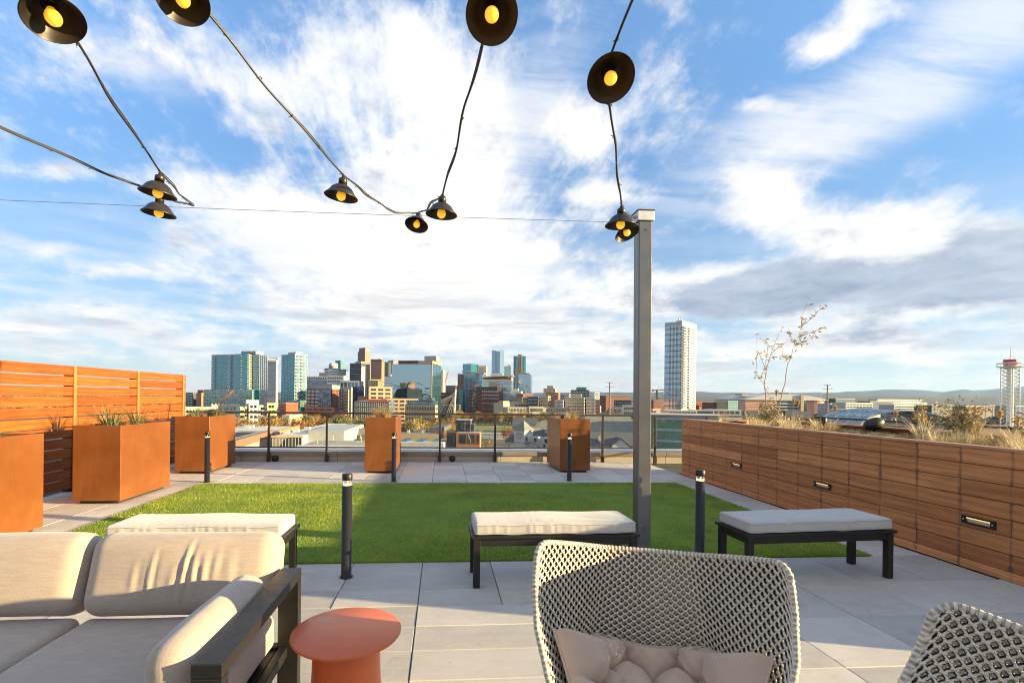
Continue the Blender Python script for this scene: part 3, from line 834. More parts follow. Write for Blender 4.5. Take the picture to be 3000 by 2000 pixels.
# ================================================================== benches
def bench(loc, rz, label, w, d, seed):
    t = thing('bench', label, 'bench', loc, rz, 'cushioned black benches at the lawn edge')
    l_ = .052
    for x in (-w / 2 + .02, w / 2 - .02 - l_):
        for y in (-d / 2 + .015, d / 2 - .015 - l_): MB().box(x, x + l_, y, y + l_, 0, .385).build('leg', M['black_metal'], t, bevel=.003)
    ap = MB(); a0, a1 = -w / 2 + .02 + l_, w / 2 - .02 - l_
    for y in (-d / 2 + .022, d / 2 - .022 - .03): MB().box(a0, a1, y, y + .03, .325, .384).build('apron', M['black_metal'], t)
    for x in (-w / 2 + .027, w / 2 - .027 - .03): MB().box(x, x + .03, -d / 2 + .015 + l_, d / 2 - .015 - l_, .325, .384).build('apron', M['black_metal'], t)
    MB().box(-w / 2, w / 2, -d / 2, d / 2, .386, .410).build('top_frame', M['black_metal'], t, bevel=.003)
    hx, hy, hz = w / 2 - .028, d / 2 - .012, .046; r = random.Random(seed)
    pk = [(r.uniform(-.9, .9) * hx, r.uniform(.006, .014), r.uniform(.15, .5)) for _ in range(26)]

    def fn(p):
        x, y, z = p
        e = (1 - (x / hx) ** 4) * (1 - (y / hy) ** 4)
        if z > 0: z += .012 * e
        wr = sum(a * .22 * math.exp(-((x - c - s_ * (y + hy) * .3) / .012) ** 2) for c, a, s_ in pk)
        if abs(y) > hy * .86: y += (-wr if y < 0 else wr) * (1 - (z / hz) ** 2 * .6)
        elif z > 0: z -= wr * max(0, (abs(y) / hy) ** 3)
        z += .003 * math.sin(x * 9 + seed) * (1 if z > 0 else 0)
        y += .004 * math.sin(x * 5 + seed * 2)
        return Vector((x, y, z))
    vs, fs = rounded(hx, hy, hz, .022, 90, fn)
    c = MB(); c.add([Vector(p) + Vector((0, 0, .458)) for p in vs], fs)
    cu = c.build('cushion', M['bench_fabric'], t, True)
    for zz in (.031, -.036):
        ring = []; e = .004
        for (xa, ya, xb, yb) in ((-1, -1, 1, -1), (1, -1, 1, 1), (1, 1, -1, 1), (-1, 1, -1, -1)):
            for k in range(40):
                s_ = k / 40; x = (xa + (xb - xa) * s_) * (hx - .002); y = (ya + (yb - ya) * s_) * (hy - .002)
                cr = .02
                if abs(x) > hx - cr and abs(y) > hy - cr:
                    dx, dy = abs(x) - (hx - cr), abs(y) - (hy - cr); L = math.hypot(dx, dy) or 1
                    if L > cr: x = math.copysign(hx - cr + dx / L * cr, x); y = math.copysign(hy - cr + dy / L * cr, y)
                ring.append(Vector((x, y + .004 * math.sin(x * 5 + seed * 2), .458 + zz + .003 * math.sin(x * 9 + seed) + .003 * math.sin(x * 23))))
        ring.append(ring[0])
        MB().tube(ring, .0042, 6, False).build('piping', M['piping'], cu, True)
    return t


bench((-1.85, 3.985, 0), 0, 'black bench with pale cushion behind the beige sofa at left', 1.33, .41, 1)
bench((.915, 3.985, 0), rad(.8), 'black bench with pale cushion in the middle, left of the grey pole', 1.36, .42, 2)
bench((3.145, 3.995, 0), rad(3.4), 'black bench with pale cushion at right beside the timber bed wall', 1.38, .43, 3)

# ================================================================== sofa
sofa = thing('sofa', 'low black framed outdoor sofa with beige cushions at lower left', 'sofa', (-1.71, 2.1, 0))
X = lambda x: x + 1.71
Y = lambda y: y - 2.1
def sbox(nm, x0, x1, y0, y1, z0, z1): return MB().box(X(x0), X(x1), Y(y0), Y(y1), z0, z1).build(nm, M['black_metal'], sofa, bevel=.004)
for xa in (-.803, -2.72):
    sbox('arm_rail', xa, xa + .10, 1.63, 2.52, .575, .622)
    sbox('leg', xa, xa + .10, 2.47, 2.52, 0, .574); sbox('leg', xa, xa + .10, 1.63, 1.68, 0, .574)
    sbox('side_rail', xa + .01, xa + .05, 1.682, 2.468, .20, .25)
sbox('front_rail', -2.619, -.804, 1.66, 1.71, .19, .25); sbox('back_rail', -2.619, -.804, 2.47, 2.515, .19, .25)
sbox('back_rest_rail', -2.60, -.86, 2.655, 2.685, .46, .56)
for xa in (-2.55, -.95): sbox('back_strut', xa, xa + .05, 2.516, 2.56, .19, .25); MB().tube([(X(xa + .025), Y(2.55), .22), (X(xa + .025), Y(2.67), .50)], .018, 6).build('back_strut', M['black_metal'], sofa)
sbox('seat_deck', -2.619, -.804, 1.72, 2.468, .20, .235)


def cushion(nm, c, half, r, rot, seed, bulge=.02, folds=None, mat='sofa_fabric', n=40, parent=None, seam=True):
    hx, hy, hz = half; rr = random.Random(seed); ph = [rr.uniform(0, 6) for _ in range(6)]

    def fn(p):
        x, y, z = p
        ex, ey, ez = 1 - (x / hx) ** 2, 1 - (y / hy) ** 2, 1 - (z / hz) ** 2
        big = max(hx, hy, hz)
        q = Vector((x, y, z))
        if hz < hy: q.z += math.copysign(bulge, z) * ex * ey if abs(z) > hz * .5 else 0
        if hy <= hz: q.y += math.copysign(bulge, y) * ex * ez * (1 if abs(y) > hy * .4 else 0)
        if hx <= min(hy, hz): q.x += math.copysign(bulge, x) * ey * ez * (1 if abs(x) > hx * .4 else 0)
        q += Vector((.004 * math.sin(9 * y + ph[0]) * math.sin(8 * z + ph[1]), .005 * math.sin(7 * x + ph[2]) * math.sin(9 * z + ph[3]), .005 * math.sin(6 * x + ph[4]) * math.sin(7 * y + ph[5])))
        if folds and y < 0:
            for (fx_, amp, wd, sl, z0, z1) in folds:
                k = max(0, min(1, (z - z0) / .08)) * max(0, min(1, (z1 - z) / .10))
                xx = x - fx_ - sl * z - .25 * sl * z * z * 6
                q.y += -.62 * amp * k * (math.exp(-(xx / wd) ** 2) - .8 * math.exp(-((xx - wd * 1.7) / wd) ** 2))
        return q
    vs, fs = rounded(hx, hy, hz, r, n, fn)
    Mx = Matrix.Translation((X(c[0]), Y(c[1]), c[2])) @ Matrix.Rotation(rot[2], 4, 'Z') @ Matrix.Rotation(rot[0], 4, 'X') @ Matrix.Rotation(rot[1], 4, 'Y')
    mb = MB(); mb.add([Mx @ v for v in vs], fs)
    return mb.build(nm, M[mat], parent or sofa, True)


cushion('seat_cushion', (-1.262, 2.09, .327), (.445, .395, .090), .045, (0, 0, 0), 1, .012)
cushion('seat_cushion', (-2.165, 2.09, .327), (.445, .395, .090), .045, (0, 0, 0), 2, .012)
fo = [(-.12, .010, .010, .06, -.16, .13), (.03, .017, .010, .10, -.17, .17), (.075, .012, .012, -.03, -.14, .10), (-.02, .007, .016, .12, -.17, .06), (.12, .008, .014, .05, -.12, .12),
      (-.20, .006, .014, .05, -.12, .08), (.17, .005, .014, .08, -.05, .13), (.24, .004, .02, .02, -.1, .12)]
cushion('back_cushion', (-1.262, 2.545, .598), (.449, .105, .195), .085, (rad(-17), 0, rad(.5)), 3, .022, fo, n=70)
cushion('back_cushion', (-2.166, 2.55, .600), (.449, .105, .195), .085, (rad(-17), 0, rad(-1)), 4, .022, None, n=46)
cushion('side_cushion', (-.905, 2.03, .535), (.085, .375, .120), .078, (0, rad(4), 0), 5, .012, None, n=46)

# ================================================================== side table
tb = thing('side_table', 'round orange metal side table with drum base beside the sofa arm', 'table', (-.394, 2.098, 0))
MB().lathe([(0, .486), (.215, .486), (.225, .488), (.228, .493), (.2275, .499), (.224, .5005), (0, .5005)], 96).build('top', M['orange'], tb, True)
MB().lathe([(.158, 0), (.158, .01), (.150, .15), (.141, .35), (.136, .4855)], 64, cap=False).build('drum', M['orange'], tb, True)

# ================================================================== woven lounge chairs
def shell_point(u, v):
    """chair shell, local frame: +y is the way the sitter faces"""
    if abs(u) > .92: v = v * (1 - .065 * (1 - math.sqrt(max(0, 1 - ((abs(u) - .92) / .08) ** 2))))
    ev = [0, .18, .38, .6, .8, 1.]
    ex = np.interp(v, ev, [.205, .265, .340, .397, .416, .412]); ey = np.interp(v, ev, [.30, .255, .175, .08, .005, -.035]); ez = np.interp(v, ev, [.36, .44, .56, .70, .83, .965])
    cx = np.interp(v, ev, [.20, .215, .215, .20, .185, .170]); cy = np.interp(v, ev, [-.165, -.215, -.245, -.265, -.285, -.305]); cz = np.interp(v, ev, [.36, .45, .555, .665, .775, .885])
    my, mz = cy - .03, cz - .008
    a = abs(u); k = .36
    if a < k:
        t = a / k; x = cx * t; y = my + (cy - my) * t ** 2; z = mz + (cz - mz) * t ** 2
    else:
        t = (a - k) / (1 - k); x = cx + (ex - cx) * t; y = cy + (ey - cy) * t; z = cz + (ez - cz) * t
        b = math.sin(math.pi * t) * .018; x += b * .55; y -= b * .55
    return Vector((math.copysign(x, u), y, z))


def chair(loc, rz, label):
    t = thing('woven_lounge_chair', label, 'chair', loc, rz, 'woven lounge chairs')
    return t


def weave_arrays():
    NU, NV = 72, 42; du = 2. / NU
    P = np.zeros((NU + 1, NV + 1, 3)); us = np.linspace(-1, 1, 401)
    ref = np.array([shell_point(u, .75) for u in us]); arc = np.concatenate([[0], np.cumsum(np.linalg.norm(np.diff(ref, axis=0), axis=1))])
    uu = np.interp(np.linspace(0, arc[-1], NU + 1), arc, us)
    for i, u in enumerate(uu):
        for j in range(NV + 1):
            P[i, j] = shell_point(u, j / NV)
    # soften the two creases
    Q = P.copy()
    for _ in range(2): Q[1:-1] = (P[:-2] + 2 * P[1:-1] + P[2:]) / 4; P = Q.copy()
    Tu = np.gradient(P, axis=0); Tv = np.gradient(P, axis=1); Nn = np.cross(Tv, Tu); Nn /= np.linalg.norm(Nn, axis=2, keepdims=True)
    ref_in = np.array([0, .25, .7]) - P
    Nn *= np.sign((Nn * ref_in).sum(2, keepdims=True))
    out = {}

    def strips(off, par, w, th):
        A, B, NA = [], [], []
        for i in range(NU):
            for j in range(NV + 1):
                if (i + j) % 2 != par: continue
                for dj in (-1, 1):
                    if 0 <= j + dj <= NV:
                        lift = .0016 * dj
                        A.append(P[i, j] + Nn[i, j] * (off + lift)); B.append(P[i + 1, j + dj] + Nn[i + 1, j + dj] * (off + lift)); NA.append(Nn[i, j])
        A, B, NA = map(np.array, (A, B, NA))
        return boxes(A, B, NA, w, th)

    def boxes(A, B, NA, w, th):
        d = B - A; d /= np.linalg.norm(d, axis=1, keepdims=True); A = A - d * w * .3; B = B + d * w * .3
        s_ = np.cross(d, NA); s_ /= np.linalg.norm(s_, axis=1, keepdims=True); s_ *= w / 2; nn = np.cross(s_, d); nn /= np.linalg.norm(nn, axis=1, keepdims=True); nn *= th / 2
        V = np.stack([A - s_ - nn, A + s_ - nn, A + s_ * .7 + nn, A - s_ * .7 + nn, B - s_ - nn, B + s_ - nn, B + s_ * .7 + nn, B - s_ * .7 + nn], 1)
        q = np.array([[0, 1, 5, 4], [1, 2, 6, 5], [2, 3, 7, 6], [3, 0, 4, 7]])
        F = (np.arange(len(A))[:, None, None] * 8 + q[None]).reshape(-1, 4)
        return V.reshape(-1, 3), F

    def bars(off, par, ln, w):
        A, B, NA = [], [], []
        for i in range(1, NU):
            for j in range(1, NV):
                if (i + j) % 2 != par: continue
                tu = Tu[i, j] / np.linalg.norm(Tu[i, j]); p = P[i, j] + Nn[i, j] * off
                A.append(p - tu * ln / 2); B.append(p + tu * ln / 2); NA.append(Nn[i, j])
        return boxes(np.array(A), np.array(B), np.array(NA), w, .005)

    def cat(*L):
        Vs, Fs, o = [], [], 0
        for v, f in L: Vs.append(v); Fs.append(f + o); o += len(v)
        return np.concatenate(Vs), np.concatenate(Fs)
    out['inner_weave'] = cat(strips(.0075, 0, .0066, .0022), bars(.0088, 0, .0120, .0072))
    out['core_weave'] = strips(.001, 0, .0124, .005)
    out['outer_weave'] = cat(strips(-.0075, 1, .0074, .0022), bars(-.0050, 1, .0130, .0066))
    rim = [P[0, j] for j in range(0, NV + 1)] + [P[i, NV] for i in range(1, NU + 1)] + [P[NU, j] for j in range(NV - 1, -1, -1)]
    return out, [Vector(p) for p in rim]


WV, RIM = weave_arrays()
ch0 = chair((.737, 1.607, 0), rad(161.5), 'white and black woven lounge chair with tufted seat pad at bottom centre')
for k, mt in (('inner_weave', 'weave_light'), ('core_weave', 'weave_dark'), ('outer_weave', 'weave_light')):
    arrays(k, *WV[k], M[mt], ch0, kind='stuff')
MB().tube(RIM, .0100, 8).build('rim', M['weave_rim'], ch0, True)
wrp = MB()
for a, b in zip(RIM[:-1], RIM[1:]):
    d = (b - a); m_ = a + d * .5; L = d.length
    k = int(max(1, round(L / .016)))
    for j in range(k):
        c_ = a.lerp(b, (j + .5) / k); wrp.tube([c_ - d.normalized() * .0040, c_ + d.normalized() * .0040], .0118, 8, False)
wrp.build('rim_wrap', M['weave_light'], ch0, True, kind='stuff')
pan = MB()      # seat pan below the pad, and the sled legs
ring0 = [shell_point(u, 0.) for u in np.linspace(-1, 1, 25)]
pan.loft([[Vector((p.x, p.y, p.z)) for p in ring0], [Vector((p.x * .96, p.y * .96, p.z - .05)) for p in ring0]])
pan.build('seat_pan', M['weave_dark'], ch0)
for x, y, ly in ((-.26, .24, .27), (.26, .24, .27), (-.20, -.14, -.24), (.20, -.14, -.24)):
    MB().tube([(x * .9, y, .33), (x * 1.05, ly, 0)], [.018, .013], 8).build('leg', M['black_metal'], ch0, True)


def tufted():
    """plump buttoned seat pad that covers the seat and curls up the lower shell"""
    nu, nv = 170, 110; base = np.zeros((nu + 1, nv + 1, 3))
    lump = np.array([(-.80, .84), (-.40, .82), (0, .80), (.40, .82), (.80, .84), (-.92, .55), (.92, .55), (-.60, .52), (-.2, .47), (.2, .47), (.60, .52), (-.85, .22), (.85, .22), (-.45, .16), (0, .14), (.45, .16)])
    for i in range(nu + 1):
        u = -.93 + 1.86 * i / nu
        T = shell_point(u, .36 + .26 * abs(u) ** 1.6); B = shell_point(u, .06); ctr = Vector((0, .12, .46))
        T = T + (Vector((0, .12, T.z)) - T).normalized() * .035; B = B.lerp(Vector((0, .1, B.z)), .12); B.z = .40
        Sx = Vector((.27 * u, .30 - .03 * u * u, .40))
        for j in range(nv + 1):
            t = j / nv; base[i, j] = Sx * (1 - t) ** 2 + B * 2 * t * (1 - t) + T * t * t
    du, dv = np.gradient(base, axis=0), np.gradient(base, axis=1); nn = np.cross(du, dv); nn /= np.linalg.norm(nn, axis=2, keepdims=True) + 1e-9
    nn *= np.sign((nn * (np.array([0, .15, .9]) - base)).sum(2, keepdims=True)); top = base.copy()
    r = np.random.default_rng(3); ph = r.uniform(0, 6, 8)
    for i in range(nu + 1):
        for j in range(nv + 1):
            u, t = -1 + 2 * i / nu, j / nv
            k = np.sort(np.hypot((lump[:, 0] - u) * .50, (lump[:, 1] - t) * .42)); d = (k[1] - k[0]) / 2; d3 = (k[2] - k[0]) / 2
            h = .034 + .060 * (1 - math.exp(-d / .022)) ** .8 + .018 * (1 - math.exp(-d3 / .03))
            h -= .20 * k[0] ** 2
            h += .0035 * math.sin(math.atan2(t - .5, u) * 23 + ph[0]) * math.exp(-d3 / .02) + .0025 * math.sin(40 * u + ph[1]) * math.sin(31 * t + ph[2])
            e = min(1, (1 - abs(u)) / .13, t / .08, (1 - t) / .09); h *= math.sqrt(max(0, 1 - (1 - e) ** 2))
            top[i, j] = base[i, j] + nn[i, j] * h
    bot = base - nn * .006
    f = lambda i, j: j * (nu + 1) + i
    tl = [tuple(top[i, j]) for j in range(nv + 1) for i in range(nu + 1)]; bl = [tuple(bot[i, j]) for j in range(nv + 1) for i in range(nu + 1)]
    mb = MB(); fs = [(f(i, j), f(i + 1, j), f(i + 1, j + 1), f(i, j + 1)) for j in range(nv) for i in range(nu)]
    mb.add(tl, fs); mb.add(bl, [tuple(reversed(q)) for q in fs]); o = (nu + 1) * (nv + 1)
    br = [f(i, 0) for i in range(nu + 1)] + [f(nu, j) for j in range(1, nv + 1)] + [f(i, nv) for i in range(nu - 1, -1, -1)] + [f(0, j) for j in range(nv - 1, 0, -1)]
    mb.f += [(a, a + o, b + o, b) for a, b in zip(br, br[1:] + br[:1])]
    seam = [Vector(tl[i]) for i in br]; seam.append(seam[0])
    return mb, seam, None


tm, seam, _ = tufted()
pad = tm.build('seat_pad', M['tuft_fabric'], ch0, True)
MB().tube(seam, .005, 6, False).build('piping', M['tuft_fabric'], pad, True)
ch1 = copy_tree(ch0); ch1.location = (1.245, .822, 0); ch1.rotation_euler = (0, 0, rad(80)); ch1['label'] = 'white and black woven lounge chair cut off at the lower right corner'

# ================================================================== plants in the planting bed
BZ = 1.0
bedg = [blades(120, .42, .26, .45, .0030, M['straw_pale'], 'blades', 20, .10), blades(140, .34, .30, .55, .0028, M['straw'], 'blades', 21, .12),
        blades(90, .52, .24, .35, .0030, M['straw'], 'blades', 22, .08), blades(110, .20, .26, .5, .0034, M['mulch_flower'], 'blades', 23, .16)]
wherep = ['among the saplings', 'beside the dark spotlight', 'near the egg speaker', 'at the right end']
r_ = random.Random(31); cnt = 0
for k in range(84):
    y = 9.0 - k * .078 + r_.uniform(-.1, .1); x = 4.75 + r_.uniform(.22, 2.15)
    kind = r_.choice([0, 0, 1, 1, 2, 3, 3]); s_ = r_.uniform(.7, 1.15)
    if y > 7.4: s_ *= .78
    if abs(y / x - 7.33 / 6.95) < .09 and x < 6.95: kind, s_ = 3, .5
    o = put('grass_clump', bedg[kind], None, loc=(x, y, BZ - .02), rotz=r_.uniform(0, 6), category='grass', group='dry grasses in the planting bed',
            label=('pale dry grass clump in the right planting bed', 'short golden grass clump in the right planting bed', 'tall golden grass clump in the right planting bed', 'low mixed ground cover tuft in the right planting bed')[kind])
    o.scale = (s_, s_, s_ * r_.uniform(.8, 1.1))


def leaves(mb, r, centre, rad_, n_, size, asp=.31):
    for _ in range(n_):
        p = centre + Vector((r.gauss(0, rad_), r.gauss(0, rad_), r.gauss(0, rad_ * .8)))
        a = Vector((r.gauss(0, 1), r.gauss(0, 1), r.gauss(0, .6))).normalized(); b = a.cross(Vector((r.gauss(0, 1), r.gauss(0, 1), r.gauss(0, 1)))).normalized()
        L, w = size * r.uniform(.6, 1.3), size * asp * r.uniform(.7, 1.3); nrm = a.cross(b) * L * .12
        mb.add([p - a * L * .5, p + b * w + nrm, p + a * L * .5, p - b * w + nrm], [(0, 1, 2, 3)])


def shrub(loc, h, w, nst, nl, label, mat, seed, size=.035):
    t = thing('shrub', label, 'shrub', loc); r = random.Random(seed); st, lf = MB(), MB()
    for k in range(nst):
        a = r.uniform(0, 6.28); tip = Vector((math.cos(a) * w * r.uniform(.2, 1), math.sin(a) * w * r.uniform(.2, 1), h * r.uniform(.6, 1.1)))
        mid = tip * .5 + Vector((r.gauss(0, .03), r.gauss(0, .03), .03)); st.tube([(0, 0, -.03), mid, tip], [.006, .004, .002], 5)
        for q in range(nl // nst):
            s_ = r.uniform(.3, 1.05); leaves(lf, r, (mid * (2 * s_) if s_ < .5 else mid.lerp(tip, 2 * s_ - 1)), .035, 1, size)
    st.build('stems', M['twig'], t); lf.build('foliage', M[mat], t)


shrub((6.35, 8.95, BZ), .42, .30, 16, 520, 'round bronze green shrub at the far left end of the planting bed', 'shrub_leaf', 1)
shrub((6.02, 8.65, BZ), .34, .26, 14, 420, 'low bronze green shrub under the saplings in the planting bed', 'shrub_leaf', 2)
shrub((6.45, 5.55, BZ), .50, .34, 22, 760, 'large leggy bronze green shrub at the right end of the planting bed', 'shrub_leaf', 3)
shrub((6.75, 6.30, BZ), .50, .20, 6, 150, 'upright golden leafed stems left of the large shrub', 'gold_leaf', 4)
shrub((6.95, 6.55, BZ), .48, .12, 4, 120, 'narrow upright bronze stem beside the golden stems', 'shrub_leaf', 5)
shrub((6.30, 4.70, BZ), .36, .28, 12, 300, 'bronze shrub cut by the right edge of the picture', 'shrub_leaf', 6)
plume = MB(); r2 = random.Random(9)
for k in range(60): leaves(plume, r2, Vector((0, 0, -.05 + .1 * k / 60)), .009, 1, .035)
pm = plume.mesh('plume', M['straw'])
for i, (px, py, dd) in enumerate(((2625, 1213, 8.3), (2838, 1207, 7.4), (2856, 1203, 7.6), (2930, 1212, 6.5), (2982, 1232, 6.2), (2325, 1175, 9.6), (2338, 1180, 9.4), (2447, 1195, 8.8), (2275, 1150, 9.8))):
    c = at(px, py, dd); t = thing('grass_plume', 'single straw plume of fountain grass above the planting bed', 'grass', (c.x, c.y, BZ), 0, 'fountain grass plumes')
    put('plume', pm, t, loc=(0, 0, c.z - BZ))
    MB().tube([(.02, .01, -.02), (.01, 0, (c.z - BZ) * .5), (0, 0, c.z - BZ)], .0022, 5).build('stalk', M['straw'], t)


def sapling(name, label, base, trunk, branches, seed):
    t = thing('sapling', label, 'tree', base); r = random.Random(seed); tr, lf = MB(), MB(); b0 = Vector(base)
    tp = [Vector(p) - b0 for p in trunk]
    dense = [tp[0]]
    for a, b in zip(tp[:-1], tp[1:]):
        for k in range(1, 5): dense.append(a.lerp(b, k / 4) + Vector((r.gauss(0, .006), r.gauss(0, .006), 0)))
    tr.tube(dense, [.011 - .0085 * i / (len(dense) - 1) for i in range(len(dense))], 7)
    for br in branches:
        q = [Vector(p) - b0 for p in br]; tr.tube(q, [.006 - .0042 * i / (len(q) - 1) for i in range(len(q))], 5)
        for a, b in zip(q[:-1], q[1:]):
            for k in range(5):
                if r.random() < .55: leaves(lf, r, a.lerp(b, r.random()), .03, 2, .085, .16)
    for k in range(8): leaves(lf, r, dense[-1 - k], .03, 1, .08, .16)
    tr.build('trunk', M['twig'], t, True); lf.build('crown', M['gold_leaf'], t)


def T(x, y, d): return at(2100 + x / 3.485, 850 + y / 3.485, d)


dA, dB = 9.35, 9.05
sapling('a', 'thin forked bare sapling, left of the two in the planting bed', T(497, 1395, dA), [T(497, 1395, dA), T(500, 1150, dA), T(490, 970, dA), T(503, 815, dA), T(550, 660, dA), T(600, 520, dA), T(655, 392, dA)],
        [[T(490, 970, dA), T(440, 905, dA), T(400, 850, dA), T(410, 640, dA), T(408, 445, dA)], [T(503, 815, dA), T(430, 640, dA - .1), T(415, 600, dA)], [T(440, 905, dA), T(490, 800, dA), T(520, 600, dA), T(500, 480, dA)],
         [T(550, 660, dA), T(640, 570, dA + .1), T(735, 520, dA)], [T(575, 600, dA), T(500, 530, dA), T(440, 490, dA)], [T(497, 1000, dA), T(545, 1090, dA), T(560, 1200, dA), T(590, 1300, dA)], [T(540, 690, dA), T(660, 670, dA), T(755, 690, dA)]], 1)
sapling('b', 'taller leaning sapling with a few golden leaves, right of the two in the planting bed', T(585, 1400, dB), [T(585, 1400, dB), T(640, 1180, dB), T(690, 960, dB), T(720, 790, dB), T(770, 650, dB), T(830, 480, dB), T(870, 370, dB)],
        [[T(870, 370, dB), T(960, 290, dB), T(1040, 210, dB), T(1115, 150, dB)], [T(860, 400, dB), T(870, 260, dB), T(905, 180, dB), T(935, 140, dB)], [T(810, 550, dB), T(870, 540, dB), T(950, 490, dB), T(1040, 465, dB)],
         [T(830, 480, dB), T(940, 440, dB), T(1040, 400, dB), T(1110, 385, dB)], [T(800, 550, dB), T(760, 480, dB), T(725, 385, dB)], [T(755, 690, dB), T(675, 670, dB), T(668, 600, dB)], [T(640, 1180, dB), T(560, 1090, dB), T(510, 1140, dB)]], 2)

# ================================================================== the city below and beyond the terrace
GZ = -24.0


def cmat(name, col, rough=.7, var=.10, scale=.35, objvar=.0, metal=0., spec=.4): return simple(name, col, rough, metal, var, scale, 0, spec, objvar)


def curtain_glass(name, col, k=.55, rough=.06, tint=(.75, .88, .92)):
    """coated facade glass: a tinted body under a mirror-like coat"""
    m, nt = new_mat(name); n = N(nt)
    co = n('ShaderNodeTexCoord').outputs['Object']; rnd = n('ShaderNodeObjectInfo').outputs['Random']
    t = n.noise(n.vmath('MULTIPLY', co, (.35, .35, .30)), 1., 3, .6); f = n.math('ADD', n.maprange(t, .3, .7, .75, 1.2, False), n.maprange(rnd, 0, 1, -.12, .12, False))
    c = n.mix(1., col, n('ShaderNodeCombineColor', {0: f, 1: f, 2: f}).outputs[0], 'MULTIPLY')
    b = n('ShaderNodeBump', {'Height': n.noise(co, .22, 2, .5), 'Distance': .35, 'Strength': .35}).outputs[0]
    d = n('ShaderNodeBsdfDiffuse', {0: c}); g = n('ShaderNodeBsdfGlossy', {0: (*tint, 1), 'Roughness': rough, 'Normal': b})
    mx = n('ShaderNodeMixShader', {0: k, 1: d.outputs[0], 2: g.outputs[0]})
    n('ShaderNodeOutputMaterial', {'Surface': mx.outputs[0]})
    return m


C = dict(
    teal=curtain_glass('teal_tower_glass', (.04, .20, .24), .36, .08, (.28, .52, .62)), blue=curtain_glass('blue_tower_glass', (.10, .20, .30), .36, .07, (.55, .72, .88)),
    mirror=curtain_glass('mirror_facade_glass', (.04, .10, .12), .72, .03, (.42, .60, .66)), navy=curtain_glass('navy_glass', (.025, .035, .06), .30, .08, (.5, .6, .8)),
    green=curtain_glass('green_office_glass', (.10, .24, .20), .40, .06, (.55, .75, .70)), win=curtain_glass('dark_window_glass', (.020, .024, .030), .32, .05, (.7, .78, .85)),
    winb=curtain_glass('blue_window_glass', (.05, .09, .13), .45, .05, (.6, .75, .9)), steel=curtain_glass('grey_blue_glass', (.10, .16, .20), .5, .08, (.6, .75, .85)),
    white=cmat('white_render', (.50, .49, .465)), cream=cmat('cream_stucco', (.47, .39, .26)), paleyellow=cmat('pale_yellow_stucco', (.50, .38, .18)), tan=cmat('tan_stone', (.44, .33, .21)),
    brick=cmat('red_brick_wall', (.23, .075, .04), .85, .18, 1.2), orange=cmat('orange_brick_wall', (.46, .19, .085), .85, .15, 1.2), dbrick=cmat('dark_brick_wall', (.15, .060, .045), .85, .18, 1.2),
    brown=cmat('brown_granite', (.24, .125, .085)), grey=cmat('grey_concrete', (.33, .32, .30)), dgrey=cmat('charcoal_panel', (.060, .060, .065)), lgrey=cmat('light_grey_panel', (.38, .38, .37)),
    stone=cmat('grey_stone_wall', (.40, .35, .29)), line=cmat('pale_metal_frame', (.42, .45, .44), .5), roofw=cmat('white_roof_membrane', (.58, .54, .46), .8, .14, .12), gravel=cmat('gravel_roof', (.30, .29, .24), .9, .25, .5),
    slate=cmat('slate_shingle_roof', (.10, .105, .11), .8, .2, .8), olive=cmat('olive_grey_shingle', (.20, .20, .165), .85, .18, .7), pink=cmat('pink_precast', (.52, .30, .215)), red=cmat('red_sign_paint', (.50, .05, .04)),
    salmon=cmat('salmon_brick', (.52, .24, .15), .85, .15, 1.), dark=cmat('black_paint_and_void_shade', (.02, .02, .022)), crane=cmat('crane_red', (.42, .12, .10)), pylon=cmat('rust_pylon_steel', (.20, .15, .12)),  # near-black for clock hands, and as painted shade in recess and open decks
    mast=cmat('white_mast', (.75, .74, .72)), teald=cmat('verdigris_panel', (.10, .26, .22)), yellowroof=cmat('amber_fascia', (.50, .20, .06)), purple=cmat('violet_grey_granite', (.20, .17, .22)))


def facing(xc, D, a, y=1170):
    p = at(xc, y, D); return Vector((p.x, p.y, GZ)), -(rad(a) + YAW)


